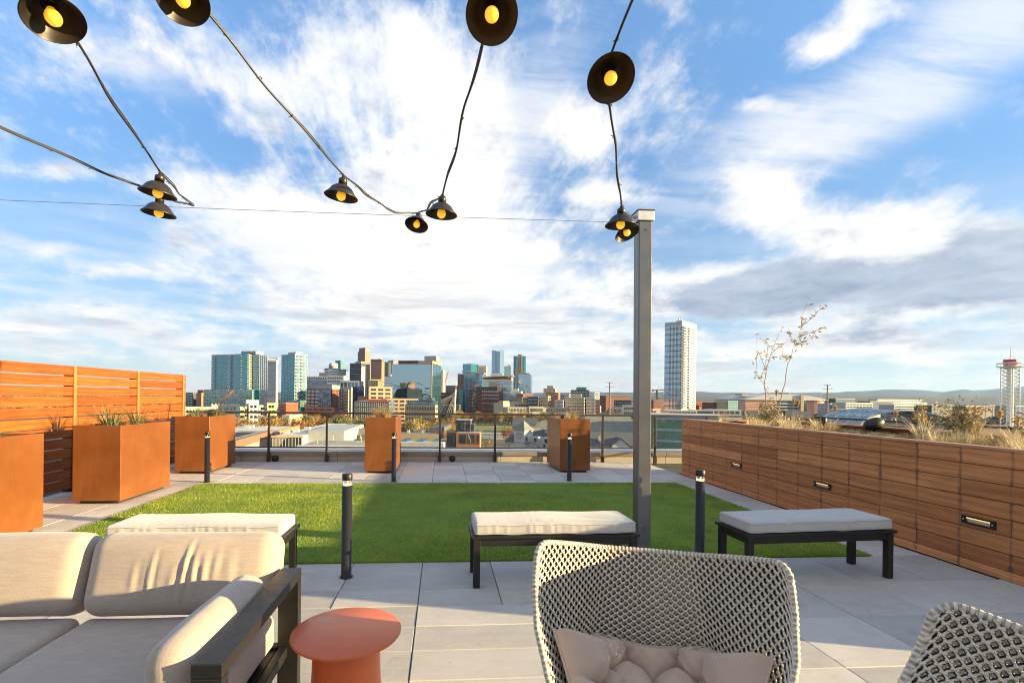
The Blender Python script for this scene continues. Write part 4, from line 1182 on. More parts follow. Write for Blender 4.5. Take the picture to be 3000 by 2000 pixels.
class Bld:
    """a building standing on the city ground: nearest corner under photo column xc at depth D, its front running left to xl, its side running back to xr"""
    def __init__(s, name, label, xl, xc, xr, ytop, D, a=8., depth=18., wall='grey', cat='building', zb=None, group=None, roof=None):
        s.o, rz = facing(xc, D, a); s.t = thing(name, label, cat, s.o, rz, group)
        u = lambda x: (x - PPX) / FPX
        cr, cw = u(xc) * D, D; ca, sa = math.cos(rad(a)), math.sin(rad(a))
        s.w = max(1., (cr - u(xl) * cw) / (ca + u(xl) * sa))
        s.d = depth
        if xr is not None and xr != xc:
            den = sa - u(xr) * ca
            if abs(den) > 1e-6:
                q = (u(xr) * cw - cr) / den
                if 2 < q < 400: s.d = q
        s.D, s.xc = D, xc
        s.h = s.z(ytop); s.z0 = 0 if zb is None else s.z(zb)
        s.wall = MB().box(-s.w, 0, 0, s.d, s.z0, s.h).build('wall', C[wall], s.t)
        if roof: MB().box(-s.w + .3, -.3, .3, s.d - .3, s.h + .01, s.h + .06).build('roof', C[roof], s.t)
        s.cache = {}

    def z(s, y): return at(s.xc, y, s.D).z - GZ

    def fx(s, x):
        """local x on the front face of a photo column"""
        a = -(s.t.rotation_euler.z) - YAW; u = (x - PPX) / FPX; cr = (s.xc - PPX) / FPX * s.D
        return -(cr - u * s.D) / (math.cos(a) + u * math.sin(a))

    def box(s, nm, x0, x1, y0, y1, z0, z1, mat, parent=None): return MB().box(x0, x1, y0, y1, z0, z1).build(nm, C[mat], parent or s.t)

    def grid(s, face, u0, u1, z0, z1, nu, nz, fu=.6, fz=.55, mat='win', nm='window', th=.10, stag=0., skip=0., seed=0):
        """rows of separate windows on the front ('f', u along x) or the side ('s', u along y)"""
        cu, cz = (u1 - u0) / nu, (z1 - z0) / nz; w, h = cu * fu, cz * fz; r = random.Random(seed + nu * 7 + nz)
        k = (face, round(w, 2), round(h, 2), mat, nm, th)
        if k not in s.cache:
            s.cache[k] = (MB().box(-w / 2, w / 2, -th, .04, -h / 2, h / 2) if face == 'f' else MB().box(-.04, th, -w / 2, w / 2, -h / 2, h / 2)).mesh(nm, C[mat])
        for j in range(nz):
            for i in range(nu):
                if skip and r.random() < skip: continue
                uu = u0 + (i + .5 + (stag if j % 2 else 0)) * cu; zz = z0 + (j + .5) * cz
                if stag and uu + w / 2 > u1: continue
                put(nm, s.cache[k], s.t, loc=((uu, 0, zz) if face == 'f' else (0, uu, zz)))

    def bands(s, face, u0, u1, z0, z1, nz, h, mat='line', nm='floor_band', th=.25):
        for j in range(nz + 1):
            zz = z0 + (z1 - z0) * j / nz - h / 2
            if face == 'f': s.box(nm, u0, u1, -th, .05, zz, zz + h, mat)
            else: s.box(nm, -.05, th, u0, u1, zz, zz + h, mat)

    def fins(s, face, u0, u1, z0, z1, nu, w, mat='line', nm='mullion', th=.18):
        k = ('fin', face, round(z1 - z0, 2), w, mat, nm)
        if k not in s.cache:
            s.cache[k] = (MB().box(-w / 2, w / 2, -th, .03, 0, z1 - z0) if face == 'f' else MB().box(-.03, th, -w / 2, w / 2, 0, z1 - z0)).mesh(nm, C[mat])
        for i in range(nu + 1):
            uu = u0 + (u1 - u0) * i / nu
            put(nm, s.cache[k], s.t, loc=((uu, 0, z0) if face == 'f' else (0, uu, z0)))

    def balconies(s, face, u, z0, z1, nz, w=3., d=1.3, mat='line', rail='winb'):
        for j in range(nz):
            zz = z0 + (z1 - z0) * (j + .35) / nz
            if face == 'f': b = s.box('balcony', u - w / 2, u + w / 2, -d, -.01, zz, zz + .25, mat); s.box('balustrade', u - w / 2, u + w / 2, -d, -d + .08, zz + .25, zz + 1.15, rail, b)
            else: b = s.box('balcony', .01, d, u - w / 2, u + w / 2, zz, zz + .25, mat); s.box('balustrade', d - .08, d, u - w / 2, u + w / 2, zz + .25, zz + 1.15, rail, b)


# ---- ground
def ground_mat():
    m, nt = new_mat('city_ground'); n = N(nt)
    co = n('ShaderNodeTexCoord').outputs['Object']
    a = n.noise(co, .012, 5, .6); b = n.noise(co, .06, 4, .6); c = n.noise(co, .5, 3, .6)
    k = n.mix(n.maprange(a, .42, .58), (.095, .090, .085), (.175, .145, .085))
    k = n.mix(n.maprange(b, .5, .66), k, (.060, .062, .062)); k = n.mix(n.maprange(c, .55, .75, 0, .4), k, (.22, .20, .17))
    finish(nt, n, k, .9, 0, None, 0, .2)
    return m


g = MB(); q = [14000 * math.cos(i * math.pi / 24) for i in range(48)]
g.v = [(0, 0, GZ)] + [(14000 * math.cos(i * math.pi / 24), 14000 * math.sin(i * math.pi / 24), GZ) for i in range(48)]; g.f = [(0, i + 1, (i + 1) % 48 + 1) for i in range(48)]
g.build('ground', ground_mat(), kind='structure')
lawnm = simple('park_lawn', (.16, .17, .045), .9, 0, .25, .05)
p = [at(x, 1200, d) for x, d in ((1270, 345), (1560, 345), (1700, 455), (1230, 455))]
MB().prism([(v.x, v.y) for v in p], GZ + .004, GZ + .05).build('park_lawn', lawnm, kind='structure')
p = [at(x, 1200, d) for x, d in ((1380, 300), (1480, 285), (1500, 343), (1405, 343))]
MB().prism([(v.x, v.y) for v in p], GZ + .06, GZ + .12).build('park_path', simple('park_path_gravel', (.42, .33, .24), .9), kind='structure')

# ---- left edge of the skyline
b = Bld('brick_apartment', 'orange brick apartment block at the left end of the skyline behind the fence', 566, 590, 601, 1151, 620, 30, wall='orange', roof='roofw')
b.grid('s', 2, b.d - 2, b.h - 22, b.h - 3, 6, 5, .5, .6); b.grid('f', -b.w + 1, -1, b.h - 22, b.h - 3, 5, 5, .55, .6); b.box('penthouse', -b.w * .8, -2, 4, b.d * .7, b.h + .07, b.h + 4, 'brick')
b = Bld('apartment_block', 'low tan and dark block beside the orange brick apartments', 545, 566, 575, 1150, 600, 25, wall='dgrey', roof='roofw')
b.grid('f', -b.w + 1, -1, 10, b.h - 2, 4, 7, .6, .5, 'winb'); b.bands('f', -b.w, 0, b.h - 2, b.h, 1, .8, 'cream')
b = Bld('office_block', 'small dark office with cream top against the left teal tower', 598, 620, None, 1161, 590, 6, wall='navy', roof='roofw')
b.bands('f', -b.w, 0, b.h - 6, b.h - .5, 2, 1.4, 'cream'); b.fins('f', -b.w, 0, 0, b.h - 7, 6, .3, 'dgrey')
b = Bld('row_houses', 'cream row houses below the left end of the skyline', 540, 640, None, 1192, 420, -30, wall='cream', roof='roofw')
b.grid('f', -b.w + 1, -1, b.h - 9, b.h - 1.5, 10, 2, .42, .5); b.bands('f', -b.w, 0, b.h - .6, b.h - .1, 1, .5, 'white')
b = Bld('apartment_block', 'long pale apartment row in front of the left teal tower', 622, 702, None, 1186, 430, -30, wall='cream', roof='roofw')
b.grid('f', -b.w + 1, -1, b.h - 12, b.h - 1.5, 10, 3, .5, .55); b.fins('f', -b.w, 0, b.h - 13, b.h + 1.2, 8, 1.0, 'white', 'pier')
b = Bld('warehouse', 'dark green shed below the left teal tower', 655, 706, None, 1206, 380, 3, wall='teald', roof='olive'); b.grid('f', -b.w + 1, -1, b.h - 6, b.h - 1, 6, 1, .6, .6)

# ---- teal residential towers
b = Bld('teal_glass_tower', 'broad teal glass residential tower with balconies, leftmost of the two', 619, 759, 782, 1039, 540, 14, wall='teal', roof='lgrey')
zz0 = b.z(1142); b.bands('f', -b.w, 0, zz0, b.h, 14, .34, 'line'); b.bands('s', 0, b.d, zz0, b.h, 14, .30, 'line', th=.1)
b.fins('f', -b.w, 0, zz0, b.h, 26, .16, 'line'); b.fins('s', 0, b.d, zz0, b.h, 4, .25)
bx0, bx1 = b.fx(698), b.fx(735)
bay = b.box('bay', bx0, bx1, -6, -.3, 0, b.h + .6, 'teal')
for j in range(15): b.box('floor_band', bx0 - .1, bx1 + .1, -6.2, -.31, zz0 + (b.h - zz0) * j / 14 - .2, zz0 + (b.h - zz0) * j / 14 + .22, 'line', bay)
for x in (626, 673, 692, 752): b.balconies('f', b.fx(x), zz0, b.h, 14, 4.2, 1.6)
for j in range(14):
    zz = zz0 + (b.h - zz0) * (j + .3) / 14
    b.box('balcony', b.fx(710), b.fx(719), -8., -6.21, zz, zz + .3, 'line'); b.box('balcony', bx1 + .02, bx1 + 1.8, -5.5, -1, zz, zz + 1.2, 'cream')  # cream balconies carry the yellow of the sunlit side in their colour
b.box('penthouse', b.fx(704), b.fx(749), 2, 12, b.h + .07, b.z(1027), 'lgrey'); pz = b.z(1027) - b.h
b.grid('f', b.fx(704), b.fx(749), b.h + .5, b.z(1028), 9, 1, .5, .9, 'grey', 'louvre', -1.88)
px0, px1 = b.fx(615), b.fx(756)
pod = b.box('podium', px0, px1, -9, -6.3, 0, zz0, 'green')
for j in range(6): b.box('floor_band', px0, px1, -9.3, -6.31, zz0 * (1 - j * .115) - .5, zz0 * (1 - j * .115), 'line', pod)
for i in range(30): b.box('mullion', px0 + (px1 - px0) * i / 29 - .16, px0 + (px1 - px0) * i / 29 + .16, -9.25, -8.9, zz0 * .4, zz0, 'line', pod)
b.box('roof_edge', -b.w - .3, .3, -.3, b.d, b.h + .07, b.h + .5, 'dgrey'); b.box('side_glass', .06, .16, .5, b.d, 0, b.h - .5, 'navy')

b = Bld('office_tower', 'pale grid office with curved white top between the teal towers', 781, 808, 813, 1066, 640, 8, wall='lgrey')
b.grid('f', -b.w + .5, -.5, b.z(1165), b.h - .5, 8, 14, .62, .52, 'win'); v = b.h
cr = MB(); cr.loft([[(-b.w - .5, y, v + hh) for y, hh in ((-.5, 0), (-.5, 5), (3, 8.2), (9, 9.5), (b.d, 9.5), (b.d, 0))], [(.5, y, v + hh) for y, hh in ((-.5, 0), (-.5, 4), (3, 6.5), (9, 8), (b.d, 8), (b.d, 0))]])
cr.build('curved_roof', C['white'], b.t); b.box('roof_slot', -b.w, 0, -.62, -.5, v + 1, v + 2.4, 'teald')

b = Bld('teal_glass_tower', 'slimmer teal glass residential tower with a sunlit balcony side, rightmost of the two', 824, 863, 898, 1038, 480, 38, wall='teal', roof='lgrey')
b.bands('f', -b.w, 0, 6, b.h, 18, .30); b.bands('s', 0, b.d, 6, b.h, 18, .36); b.fins('f', -b.w, 0, 0, b.h, 9, .25); b.fins('s', 0, b.d, 0, b.h, 8, .25)
for u_ in (.22, .62): b.balconies('s', b.d * u_, 10, b.h, 17, 4., 1.5, 'cream')
b.box('annex', -b.w - 4, -b.w - .02, 5, b.d - 4, 0, b.h - .8, 'teal'); b.box('penthouse', -b.w * .66, -2, 2, b.d * .7, b.h + .07, b.z(1030), 'lgrey')
b.box('roof_edge', -b.w - .3, .3, -.3, b.d + .3, b.h + .07, b.h + .6, 'line')
b.box('podium', .02, 9, b.d * .55, b.d + 4, 0, b.z(1143), 'green'); b.grid('s', b.d * .55, b.d + 3, 4, b.z(1145), 4, 6, .7, .7, 'winb', 'pane', 9.1)
b = Bld('glass_podium', 'green glass podium block below the slim teal tower', 842, 881, 884, 1173, 420, 10, wall='green', roof='lgrey')
b.bands('f', -b.w, 0, 3, b.h, 5, .5); b.fins('f', -b.w, 0, 0, b.h, 9, .25)
b = Bld('brick_annex', 'salmon brick wing right of the green glass podium', 881, 905, None, 1178, 425, 5, wall='salmon', roof='roofw'); b.grid('f', -b.w + .6, -.6, b.h - 17, b.h - 1, 5, 5, .45, .5)

# ---- cream flats in front
b = Bld('cream_apartments', 'sunlit white and yellow apartment block just above the railing at left', 703, 812, None, 1192, 300, -32, wall='white', roof='roofw')
for x0, x1, m_, yt, dd in ((703, 716, 'tan', 1194, 1.5), (728, 756, 'white', 1180, 2), (760, 776, 'lgrey', 1186, .8), (781, 806, 'paleyellow', 1180, 2.5), (718, 727, 'paleyellow', 1190, 1.)):
    q = b.box('bay', b.fx(x0), b.fx(x1), -dd, -.02, 0, b.z(yt), m_)
    for j in range(4): b.box('window', b.fx(x0) + .8, b.fx(x0) + 2.2, -dd - .08, -dd + .02, b.z(yt) - 3 - j * 3.1, b.z(yt) - 1.4 - j * 3.1, 'win', q); b.box('window', b.fx(x1) - 2.4, b.fx(x1) - 1, -dd - .08, -dd + .02, b.z(yt) - 3 - j * 3.1, b.z(yt) - 1.4 - j * 3.1, 'win', q)
for x in (760, 777, 809): b.balconies('f', b.fx(x), b.h - 14, b.h - 1, 4, 2.6, 3.0, 'cream', 'dgrey')
b.box('parapet', b.fx(722), b.fx(759), 0.2, 6, b.h + .07, b.z(1172), 'white')
b = Bld('brick_block', 'small red brick block right of the cream apartments', 816, 838, None, 1180, 330, 5, wall='brick', roof='roofw'); b.grid('f', -b.w + .5, -.5, b.h - 15, b.h - 1, 3, 5, .5, .5)
b = Bld('cream_annex', 'plain cream one-storey annex in front of the green podium', 826, 849, None, 1216, 290, 4, wall='cream', roof='roofw'); b.grid('f', -b.w + .5, -.5, b.h - 6, b.h - 1, 3, 1, .5, .5)

# ---- middle left cluster
b = Bld('navy_office', 'navy office with white framed attic right of the teal towers', 897, 1007, 1012, 1113, 560, 7, wall='navy', roof='lgrey')
b.grid('f', -b.w, b.fx(957), b.h - .2, b.h + 4.0, 9, 1, .55, .5, 'dgrey', 'window', .5); b.box('attic', -b.w, b.fx(958), -.4, 8, b.h + .06, b.h + 4.2, 'white')
b.box('attic', b.fx(958.5), 0, -.4, 8, b.h - 5, b.h + 5, 'white'); b.grid('f', b.fx(960), -1, b.h - 3.5, b.h + 4.2, 7, 2, .55, .55, 'dgrey', 'window', .5)
b.fins('f', -b.w, 0, 0, b.h - 5.2, 14, .4, 'dgrey')
b = Bld('navy_office', 'lower navy office with white roof line left of the brown towers', 996, 1049, None, 1115, 540, 6, wall='navy', roof='lgrey')
b.box('fascia', -b.w, 0, -.5, .02, b.h - 1.8, b.h, 'white'); b.fins('f', -b.w, 0, 0, b.h - 2, 5, .5, 'white'); b.bands('f', -b.w, 0, 4, b.h - 4, 9, .3, 'dgrey')
b = Bld('brick_glass_office', 'red brick office with a large dark glass bay under the navy office', 898, 973, 992, 1139, 400, 16, wall='brick', roof='gravel')
b.box('penthouse', b.fx(906), b.fx(968), 2, 14, b.h + .07, b.z(1127), 'grey')
gb = b.box('glass_bay', b.fx(935), b.fx(971), -1.2, -.02, b.z(1192), b.h - .8, 'navy')
for i in range(8): b.box('mullion', b.fx(935 + 36 * i / 7) - .12, b.fx(935 + 36 * i / 7) + .12, -1.35, -1.21, b.z(1192), b.h - .8, 'lgrey', gb)
b.grid('f', -b.w + .5, b.fx(934), b.z(1193), b.h - .6, 3, 5, .72, .74); b.grid('s', .5, b.d - .5, b.z(1195), b.h - .6, 4, 6, .42, .5)
b.box('canopy', b.fx(905), 3, -4, -.03, b.z(1206), b.z(1193), 'salmon'); b.grid('f', b.fx(906), 2.5, b.z(1204), b.z(1196), 4, 1, .9, .8, 'brick', 'panel', 4.1)
b = Bld('mixed_office', 'grey and cream stepped office beside the red brick office', 992, 1029, 1033, 1134, 430, 9, wall='grey', roof='gravel')
b.grid('f', -b.w + .5, -.5, 12, b.h - 1, 5, 7, .5, .6, 'win'); b.box('lit_bay', b.fx(1010), b.fx(1022), -1.5, -.02, 8, b.h - 2, 'cream'); b.grid('f', b.fx(1010), b.fx(1022), 10, b.h - 3, 2, 7, .5, .6, 'win', 'window', 1.6)  # cream bay has a sunlit panel's brightness put into its colour
b = Bld('navy_slab', 'narrow dark slab between the grey office and the parking garage', 1030, 1048, None, 1131, 445, 5, wall='navy', roof='dgrey'); b.bands('f', -b.w, 0, 5, b.h - 1, 9, .35, 'dgrey')

b = Bld('wavy_roof_office', 'blue banded office with a wavy roof left of the brown towers', 950, 1013, 1020, 1081, 700, 10, wall='blue')
b.bands('f', -b.w, 0, b.h - 22, b.h - 4, 5, 1.5, 'pink'); b.bands('s', 0, b.d, b.h - 22, b.h - 4, 5, 1.5, 'pink')
wv = MB(); ks = [i / 12 for i in range(13)]
wv.loft([[(-b.w - 1 + (b.w + 3) * k, y, b.h + 1.4 * math.sin(k * 5.0) + (.0 if t else -.8)) for k in ks] for y, t in ((-1.5, 1), (b.d, 1))], cap=False, closed=False); wv.loft([[(-b.w - 1 + (b.w + 3) * k, -1.5, b.h + 1.4 * math.sin(k * 5.0) + z_) for k in ks] for z_ in (-1.2, 0)], cap=False, closed=False)
wv.build('wavy_roof', C['dgrey'], b.t)
dr = MB().lathe([(6.5, 0), (6.5, 6), (5.2, 8), (0, 8.2)], 24, (b.fx(968), 8, b.h + 1.2)).build('roof_drum', C['white'], b.t, True)
for z_ in (1.6, 3.6): MB().lathe([(6.6, 0), (6.6, .8)], 24, (b.fx(968), 8, b.h + 1.2 + z_), False).build('drum_band', C['brown'], b.t)
b = Bld('teal_tower', 'distant green tower top behind the wavy roofed office', 981, 997, 1010, 1056, 950, 30, wall='teald'); b.bands('f', -b.w, 0, b.h - 20, b.h, 5, .8, 'teal'); b.box('wing', -b.w - 8, -b.w - .02, 2, b.d, 0, b.h - 3, 'grey'); b.grid('s', .5, b.d - .5, b.h - 20, b.h - 1, 4, 5, .6, .5, 'winb')
b = Bld('white_block', 'small pale block left of the wavy roofed office', 934, 951, None, 1091, 720, 5, wall='lgrey'); b.grid('f', -b.w + .5, -.5, b.h - 18, b.h - 1, 6, 5, .5, .6, 'winb')

b = Bld('brown_tower', 'tallest brown granite tower of the left skyline', 1050, 1068, 1082, 1018, 1300, 38, wall='brown')
b.bands('s', 0, b.d, 30, b.h - 8, 26, 1.3, 'pink'); b.bands('f', -b.w, 0, 30, b.h - 8, 26, 1.3, 'purple'); b.box('shoulder', -b.w - 5, -b.w - .02, 0, b.d, 0, b.h - 10, 'brown'); b.box('sign_band', .02, .5, 2, b.d - 2, b.h - 7, b.h - 3.5, 'white')
b = Bld('grey_tower', 'dark grey tower with a sunlit pale edge in front of the brown tower', 1024, 1057, 1070, 1063, 900, 22, wall='dgrey')
b.grid('s', 1, b.d - 1, 10, b.h - 6, 2, 1, .8, 1., 'white', 'pier'); b.bands('f', -b.w, 0, 10, b.h - 2, 16, .5, 'navy'); b.box('crown', -b.w * .55, -.5, 1, b.d * .8, b.h + .05, b.h + 3, 'stone')
b = Bld('tan_tower', 'narrow tan tower slice right of the dark grey tower', 1068, 1083, None, 1066, 980, 5, wall='tan'); b.fins('f', -b.w, 0, 0, b.h, 4, 1.2, 'dgrey')
b = Bld('brown_tower', 'squat brown banded tower left of the mirror glass building', 1085, 1117, 1125, 1052, 850, 14, wall='brown')
b.bands('f', -b.w, 0, 15, b.h - 7, 19, 1.25, 'pink', th=.4); b.bands('s', 0, b.d, 15, b.h - 7, 19, 1.25, 'pink', th=.4); MB().lathe([(2.2, 0), (2.2, 1.4), (1.2, 2.6), (0, 3)], 14, (-b.w * .3, 8, b.h)).build('radome', C['white'], b.t, True)
b = Bld('dark_tower', 'thin dark tower between the squat brown tower and the violet tower', 1124, 1137, None, 1060, 1000, 8, wall='dgrey'); b.fins('f', -b.w, 0, 0, b.h, 4, .8, 'teald')
b = Bld('violet_tower', 'violet grey tower with barrel vaulted top left of the mirror glass building', 1134, 1150, 1167, 1062, 1100, 40, wall='purple')
b.bands('f', -b.w, 0, 30, b.h - 6, 14, 1., 'blue'); vl = MB(); rr_ = b.d / 2
vl.loft([[(x, rr_ - rr_ * math.cos(t_ * math.pi / 12), b.h + rr_ * .75 * math.sin(t_ * math.pi / 12)) for t_ in range(13)] for x in (-b.w, 0)]); vl.build('vaulted_top', C['purple'], b.t); b.box('crown', -b.w, -.2, rr_ * .3, rr_ * 1.7, b.h + .5, b.h + rr_ * .7, 'blue')

# ---- mirror glass block and garage
b = Bld('mirror_glass_building', 'large mirror glass office with cream corner frame in the middle of the skyline', 1147, 1264, 1291, 1066, 420, 11, wall='mirror', roof='dgrey')
zb_ = b.z(1167); b.bands('f', -b.w, 0, zb_, b.h, 10, .12, 'winb', th=.06); b.fins('f', -b.w, 0, zb_, b.h, 26, .10, 'winb', th=.06); b.bands('s', 0, b.d, zb_, b.h, 10, .25, 'winb', th=.1); b.fins('s', 0, b.d, 0, b.h, 6, .35, 'winb')
b.box('corner_pier', b.fx(1261.5), .35, -.5, .3, 0, b.h + .1, 'cream'); b.box('cap_beam', b.fx(1226), 1.2, -2, b.d * .9, b.h + .3, b.h + 2.7, 'tan'); b.box('attic', b.fx(1166), b.fx(1226) - .02, -.3, 12, b.h + .07, b.h + 3.0, 'dbrick'); b.box('penthouse', b.fx(1237), b.fx(1272), 5, 16, b.h + 2.72, b.z(1041), 'grey')
b = Bld('parking_garage', 'cream banded parking garage left of the mirror glass building', 1083, 1146, None, 1134, 385, -18, wall='dark', roof='roofw')  # near-black body stands in for the shade inside the open decks
b.bands('f', -b.w, 0, 3, b.h - .6, 9, 1.6, 'tan', 'parapet_band', .4); b.fins('f', -b.w, 0, 0, b.h, 3, 1.6, 'tan', 'column', .3)
b.box('stair_block', -b.w, b.fx(1109), 1, 12, b.h + .07, b.z(1112), 'cream'); b.grid('f', -b.w, b.fx(1109), b.h + .5, b.z(1113), 4, 1, .5, .9, 'dgrey', 'window', -.9); b.box('tower', b.fx(1106), b.fx(1124), 4, 10, b.h + .07, b.z(1117), 'salmon'); MB().lathe([(3.4, 0), (3., 1.2), (0, 2.2)], 12, (b.fx(1116), 7, b.z(1117))).build('turret_roof', C['orange'], b.t)
b = Bld('parking_garage', 'lower garage wing running under the mirror glass building', 1130, 1225, None, 1168, 372, -10, wall='dark', roof='roofw')  # deck shade painted as a near-black body here too
b.bands('f', -b.w, 0, 2, b.h - .5, 7, 1.5, 'tan', 'parapet_band', .4); b.fins('f', -b.w, 0, 0, b.h, 5, 1.4, 'tan', 'column', .3)
b = Bld('glass_roof_office', 'small blue glass office stepped left of the mirror building', 1126, 1147, None, 1103, 560, 6, wall='steel', roof='white'); b.bands('f', -b.w, 0, b.h - 14, b.h - .5, 4, .7, 'white'); MB().lathe([(3, 0), (3, 1.6), (0, 3)], 14, (b.fx(1141), 6, b.h + .1)).build('tank', C['white'], b.t, True)
b = Bld('low_glass_block', 'low grey glass block with a red fascia above the middle planter', 1040, 1140, None, 1176, 330, 4, wall='steel', roof='lgrey')
b.bands('f', -b.w, 0, 3, b.h - .3, 5, .35, 'dgrey'); b.fins('f', -b.w, 0, 0, b.h, 16, .25, 'lgrey'); b.box('fascia', b.fx(1070), b.fx(1130), 4, 6, b.h + .07, b.h + 1.4, 'red')
b = Bld('brick_loft', 'short lit brick loft under the navy slab', 1048, 1083, None, 1160, 400, 5, wall='orange', roof='roofw'); b.grid('f', -b.w + .5, -.5, b.h - 9, b.h - .6, 6, 2, .5, .5)
b = Bld('brick_apartments', 'tan apartment block with a glassy blue top storey below the mirror building', 1187, 1276, 1283, 1187, 300, 10, wall='tan', roof='lgrey')
b.grid('f', -b.w + .5, -.5, b.h - 17, b.h - .6, 11, 5, .52, .55); b.box('penthouse', b.fx(1189), b.fx(1270), 1.5, 11, b.h + .07, b.z(1173), 'winb'); b.box('penthouse', b.fx(1222), b.fx(1262), 2.5, 10, b.z(1173) + .02, b.z(1164), 'steel')
b.grid('f', b.fx(1190), b.fx(1269), b.h + .4, b.z(1174), 12, 1, .75, .8, 'steel', 'pane', -1.45); b.bands('f', -b.w, 0, b.h - .3, b.h, 1, .5, 'line'); b.grid('s', .5, b.d - .5, b.h - 17, b.h - .6, 4, 5, .5, .55)

# ---- gap with crane, bridge mast
t = thing('tower_crane', 'faint red construction crane in the gap right of the mirror building', 'crane', Vector((at(1303, 1170, 800).x, at(1303, 1170, 800).y, GZ)))
z_ = at(1303, 1125, 800).z - GZ; MB().box(-.9, .9, -.9, .9, 0, z_).build('mast', C['crane'], t); MB().tube([(0, 0, z_), (5.5, 0, z_ + 21)], .8, 5).build('jib', C['crane'], t); MB().box(-5, 0, -.7, .7, z_ - 1, z_ + 1.5).build('counter_jib', C['crane'], t)
t = thing('tower_crane', 'small dark construction crane right of the grey pole', 'crane', Vector((at(1924, 1170, 700).x, at(1924, 1170, 700).y, GZ)), -YAW)
z_ = at(1924, 1143, 700).z - GZ; MB().box(-1.1, 1.1, -1.1, 1.1, 0, z_).build('mast', C['dgrey'], t); MB().box(-7, 12, -.6, .6, z_, z_ + 1.1).build('jib', C['dgrey'], t); MB().box(-7, -4.5, -.8, .8, z_ - 1.6, z_).build('counterweight', C['dgrey'], t); MB().tube([(0, 0, z_ + 4), (11, 0, z_ + 1.1)], .2, 4).build('stay', C['dgrey'], t)
mb_ = at(1330, 1200, 480); t = thing('bridge_mast', 'slender white bridge mast with fanned cables in the gap of the skyline', 'bridge', (mb_.x, mb_.y, GZ), -YAW)
zt = at(1337, 1116, 480).z - GZ; zk = at(1335, 1140, 480).z - GZ
MB().tube([(0, 0, 0), (.9, 0, zk * .6), (1.6, 0, zk)], [1.0, .9, .55], 8).build('mast', C['mast'], t, True); MB().tube([(1.6, 0, zk), (1.9, 0, zt)], [.3, .12], 6).build('spire', C['mast'], t, True)
for k in range(9): MB().tube([(1.5, 0, zk * (1 - .012 * k)), (-7 - k * 3.6, -4, 8)], .11, 4).build('cable', C['lgrey'], t)
for k in range(4): MB().tube([(1.4, 0, zk * (.98 - .012 * k)), (-1 - k * 2.2, -6, 6)], .11, 4).build('cable', C['cream'], t)
b = Bld('brick_row', 'jumble of brick roofs in the gap behind the bridge mast', 1290, 1345, None, 1150, 600, 5, wall='dbrick', roof='gravel'); b.grid('f', -b.w + .5, -.5, 6, b.h - 1, 8, 5, .5, .5)
b = Bld('dark_block', 'dark flat topped block far behind the bridge mast', 1306, 1341, None, 1129, 900, 5, wall='dgrey'); b.bands('f', -b.w, 0, 6, b.h - 1, 6, .6, 'brown')
b = Bld('tan_block', 'pale block edge right of the mirror building', 1291, 1297, None, 1083, 640, 5, wall='cream'); b.grid('f', -b.w + .3, -.3, b.h - 22, b.h - 2, 2, 6, .5, .5)
b = Bld('street_block', 'dark street level block beneath the bridge cables', 1285, 1345, None, 1186, 500, 4, wall='dgrey', roof='gravel'); b.grid('f', -b.w + .5, -.5, 4, b.h - 1, 7, 3, .5, .5, 'winb')

# ---- right of the gap
b = Bld('brick_slab', 'narrow brick tower with an orange sunlit side beside the white roofed office', 1340, 1349, 1355, 1095, 560, 30, wall='dbrick'); b.grid('f', -b.w + .3, -.3, 10, b.h - 1, 3, 12, .5, .5); b.box('lit_side', .02, .2, 0, b.d, 0, b.h - 1, 'orange'); b.grid('s', .5, b.d - .5, 10, b.h - 1, 2, 12, .45, .5, 'win', 'window', .3)  # orange sheet paints sunlight onto the side of the dark brick
b = Bld('verdigris_block', 'green scaffold clad block at the foot of the white roofed office', 1345, 1356, None, 1140, 530, 5, wall='teald'); b.bands('f', -b.w, 0, 4, b.h, 8, .4, 'green')
b = Bld('glass_office', 'glass office with slanted white roof and a teal wordmark sign', 1356, 1412, 1417, 1097, 560, 8, wall='blue')
b.bands('f', -b.w, 0, b.z(1120), b.z(1120), 1, 1.4, 'white', th=.5); b.fins('f', -b.w, 0, 0, b.h - 1.5, 14, .32, 'line'); 
rf = MB(); rf.loft([[(-b.w - 1.5, y, b.h + z0) for y, z0 in ((-1.5, 2.6), (b.d, 2.6), (b.d, 3.9), (-1.5, 3.9))], [(1.8, y, b.h + z0) for y, z0 in ((-1.5, .6), (b.d, .6), (b.d, 1.9), (-1.5, 1.9))]]); rf.build('slanted_roof', C['white'], b.t)
b.box('attic', -b.w, 0, .5, b.d, b.h + .02, b.h + .6, 'steel'); OFFICE = b
b = Bld('glass_office', 'long glass office wing with white bands and rising white roof', 1415, 1498, 1502, 1113, 565, 7, wall='blue')
b.bands('f', -b.w, 0, b.z(1185), b.h - .4, 4, 1.3, 'white', th=.5); b.fins('f', -b.w, 0, 0, b.h - .6, 26, .32, 'line')
b.box('recessed_storey', -b.w, 0, 2, b.d, b.h + .02, b.h + 3.4, 'cream'); b.grid('f', -b.w, 0, b.h + .2, b.h + 3.2, 9, 1, .75, .9, 'brown', 'window', -1.95)
rf = MB(); rf.loft([[(-b.w - 2, y, b.h + z0) for y, z0 in ((-1.5, 2.9), (b.d, 2.9), (b.d, 4.), (-1.5, 4.))], [(1.8, y, b.h + z0) for y, z0 in ((-1.5, 4.6), (b.d, 4.6), (b.d, 5.7), (-1.5, 5.7))]]); rf.build('rising_roof', C['white'], b.t); b.box('penthouse', b.fx(1435), b.fx(1471), 6, 12, b.h + 5.8, b.z(1093), 'white')
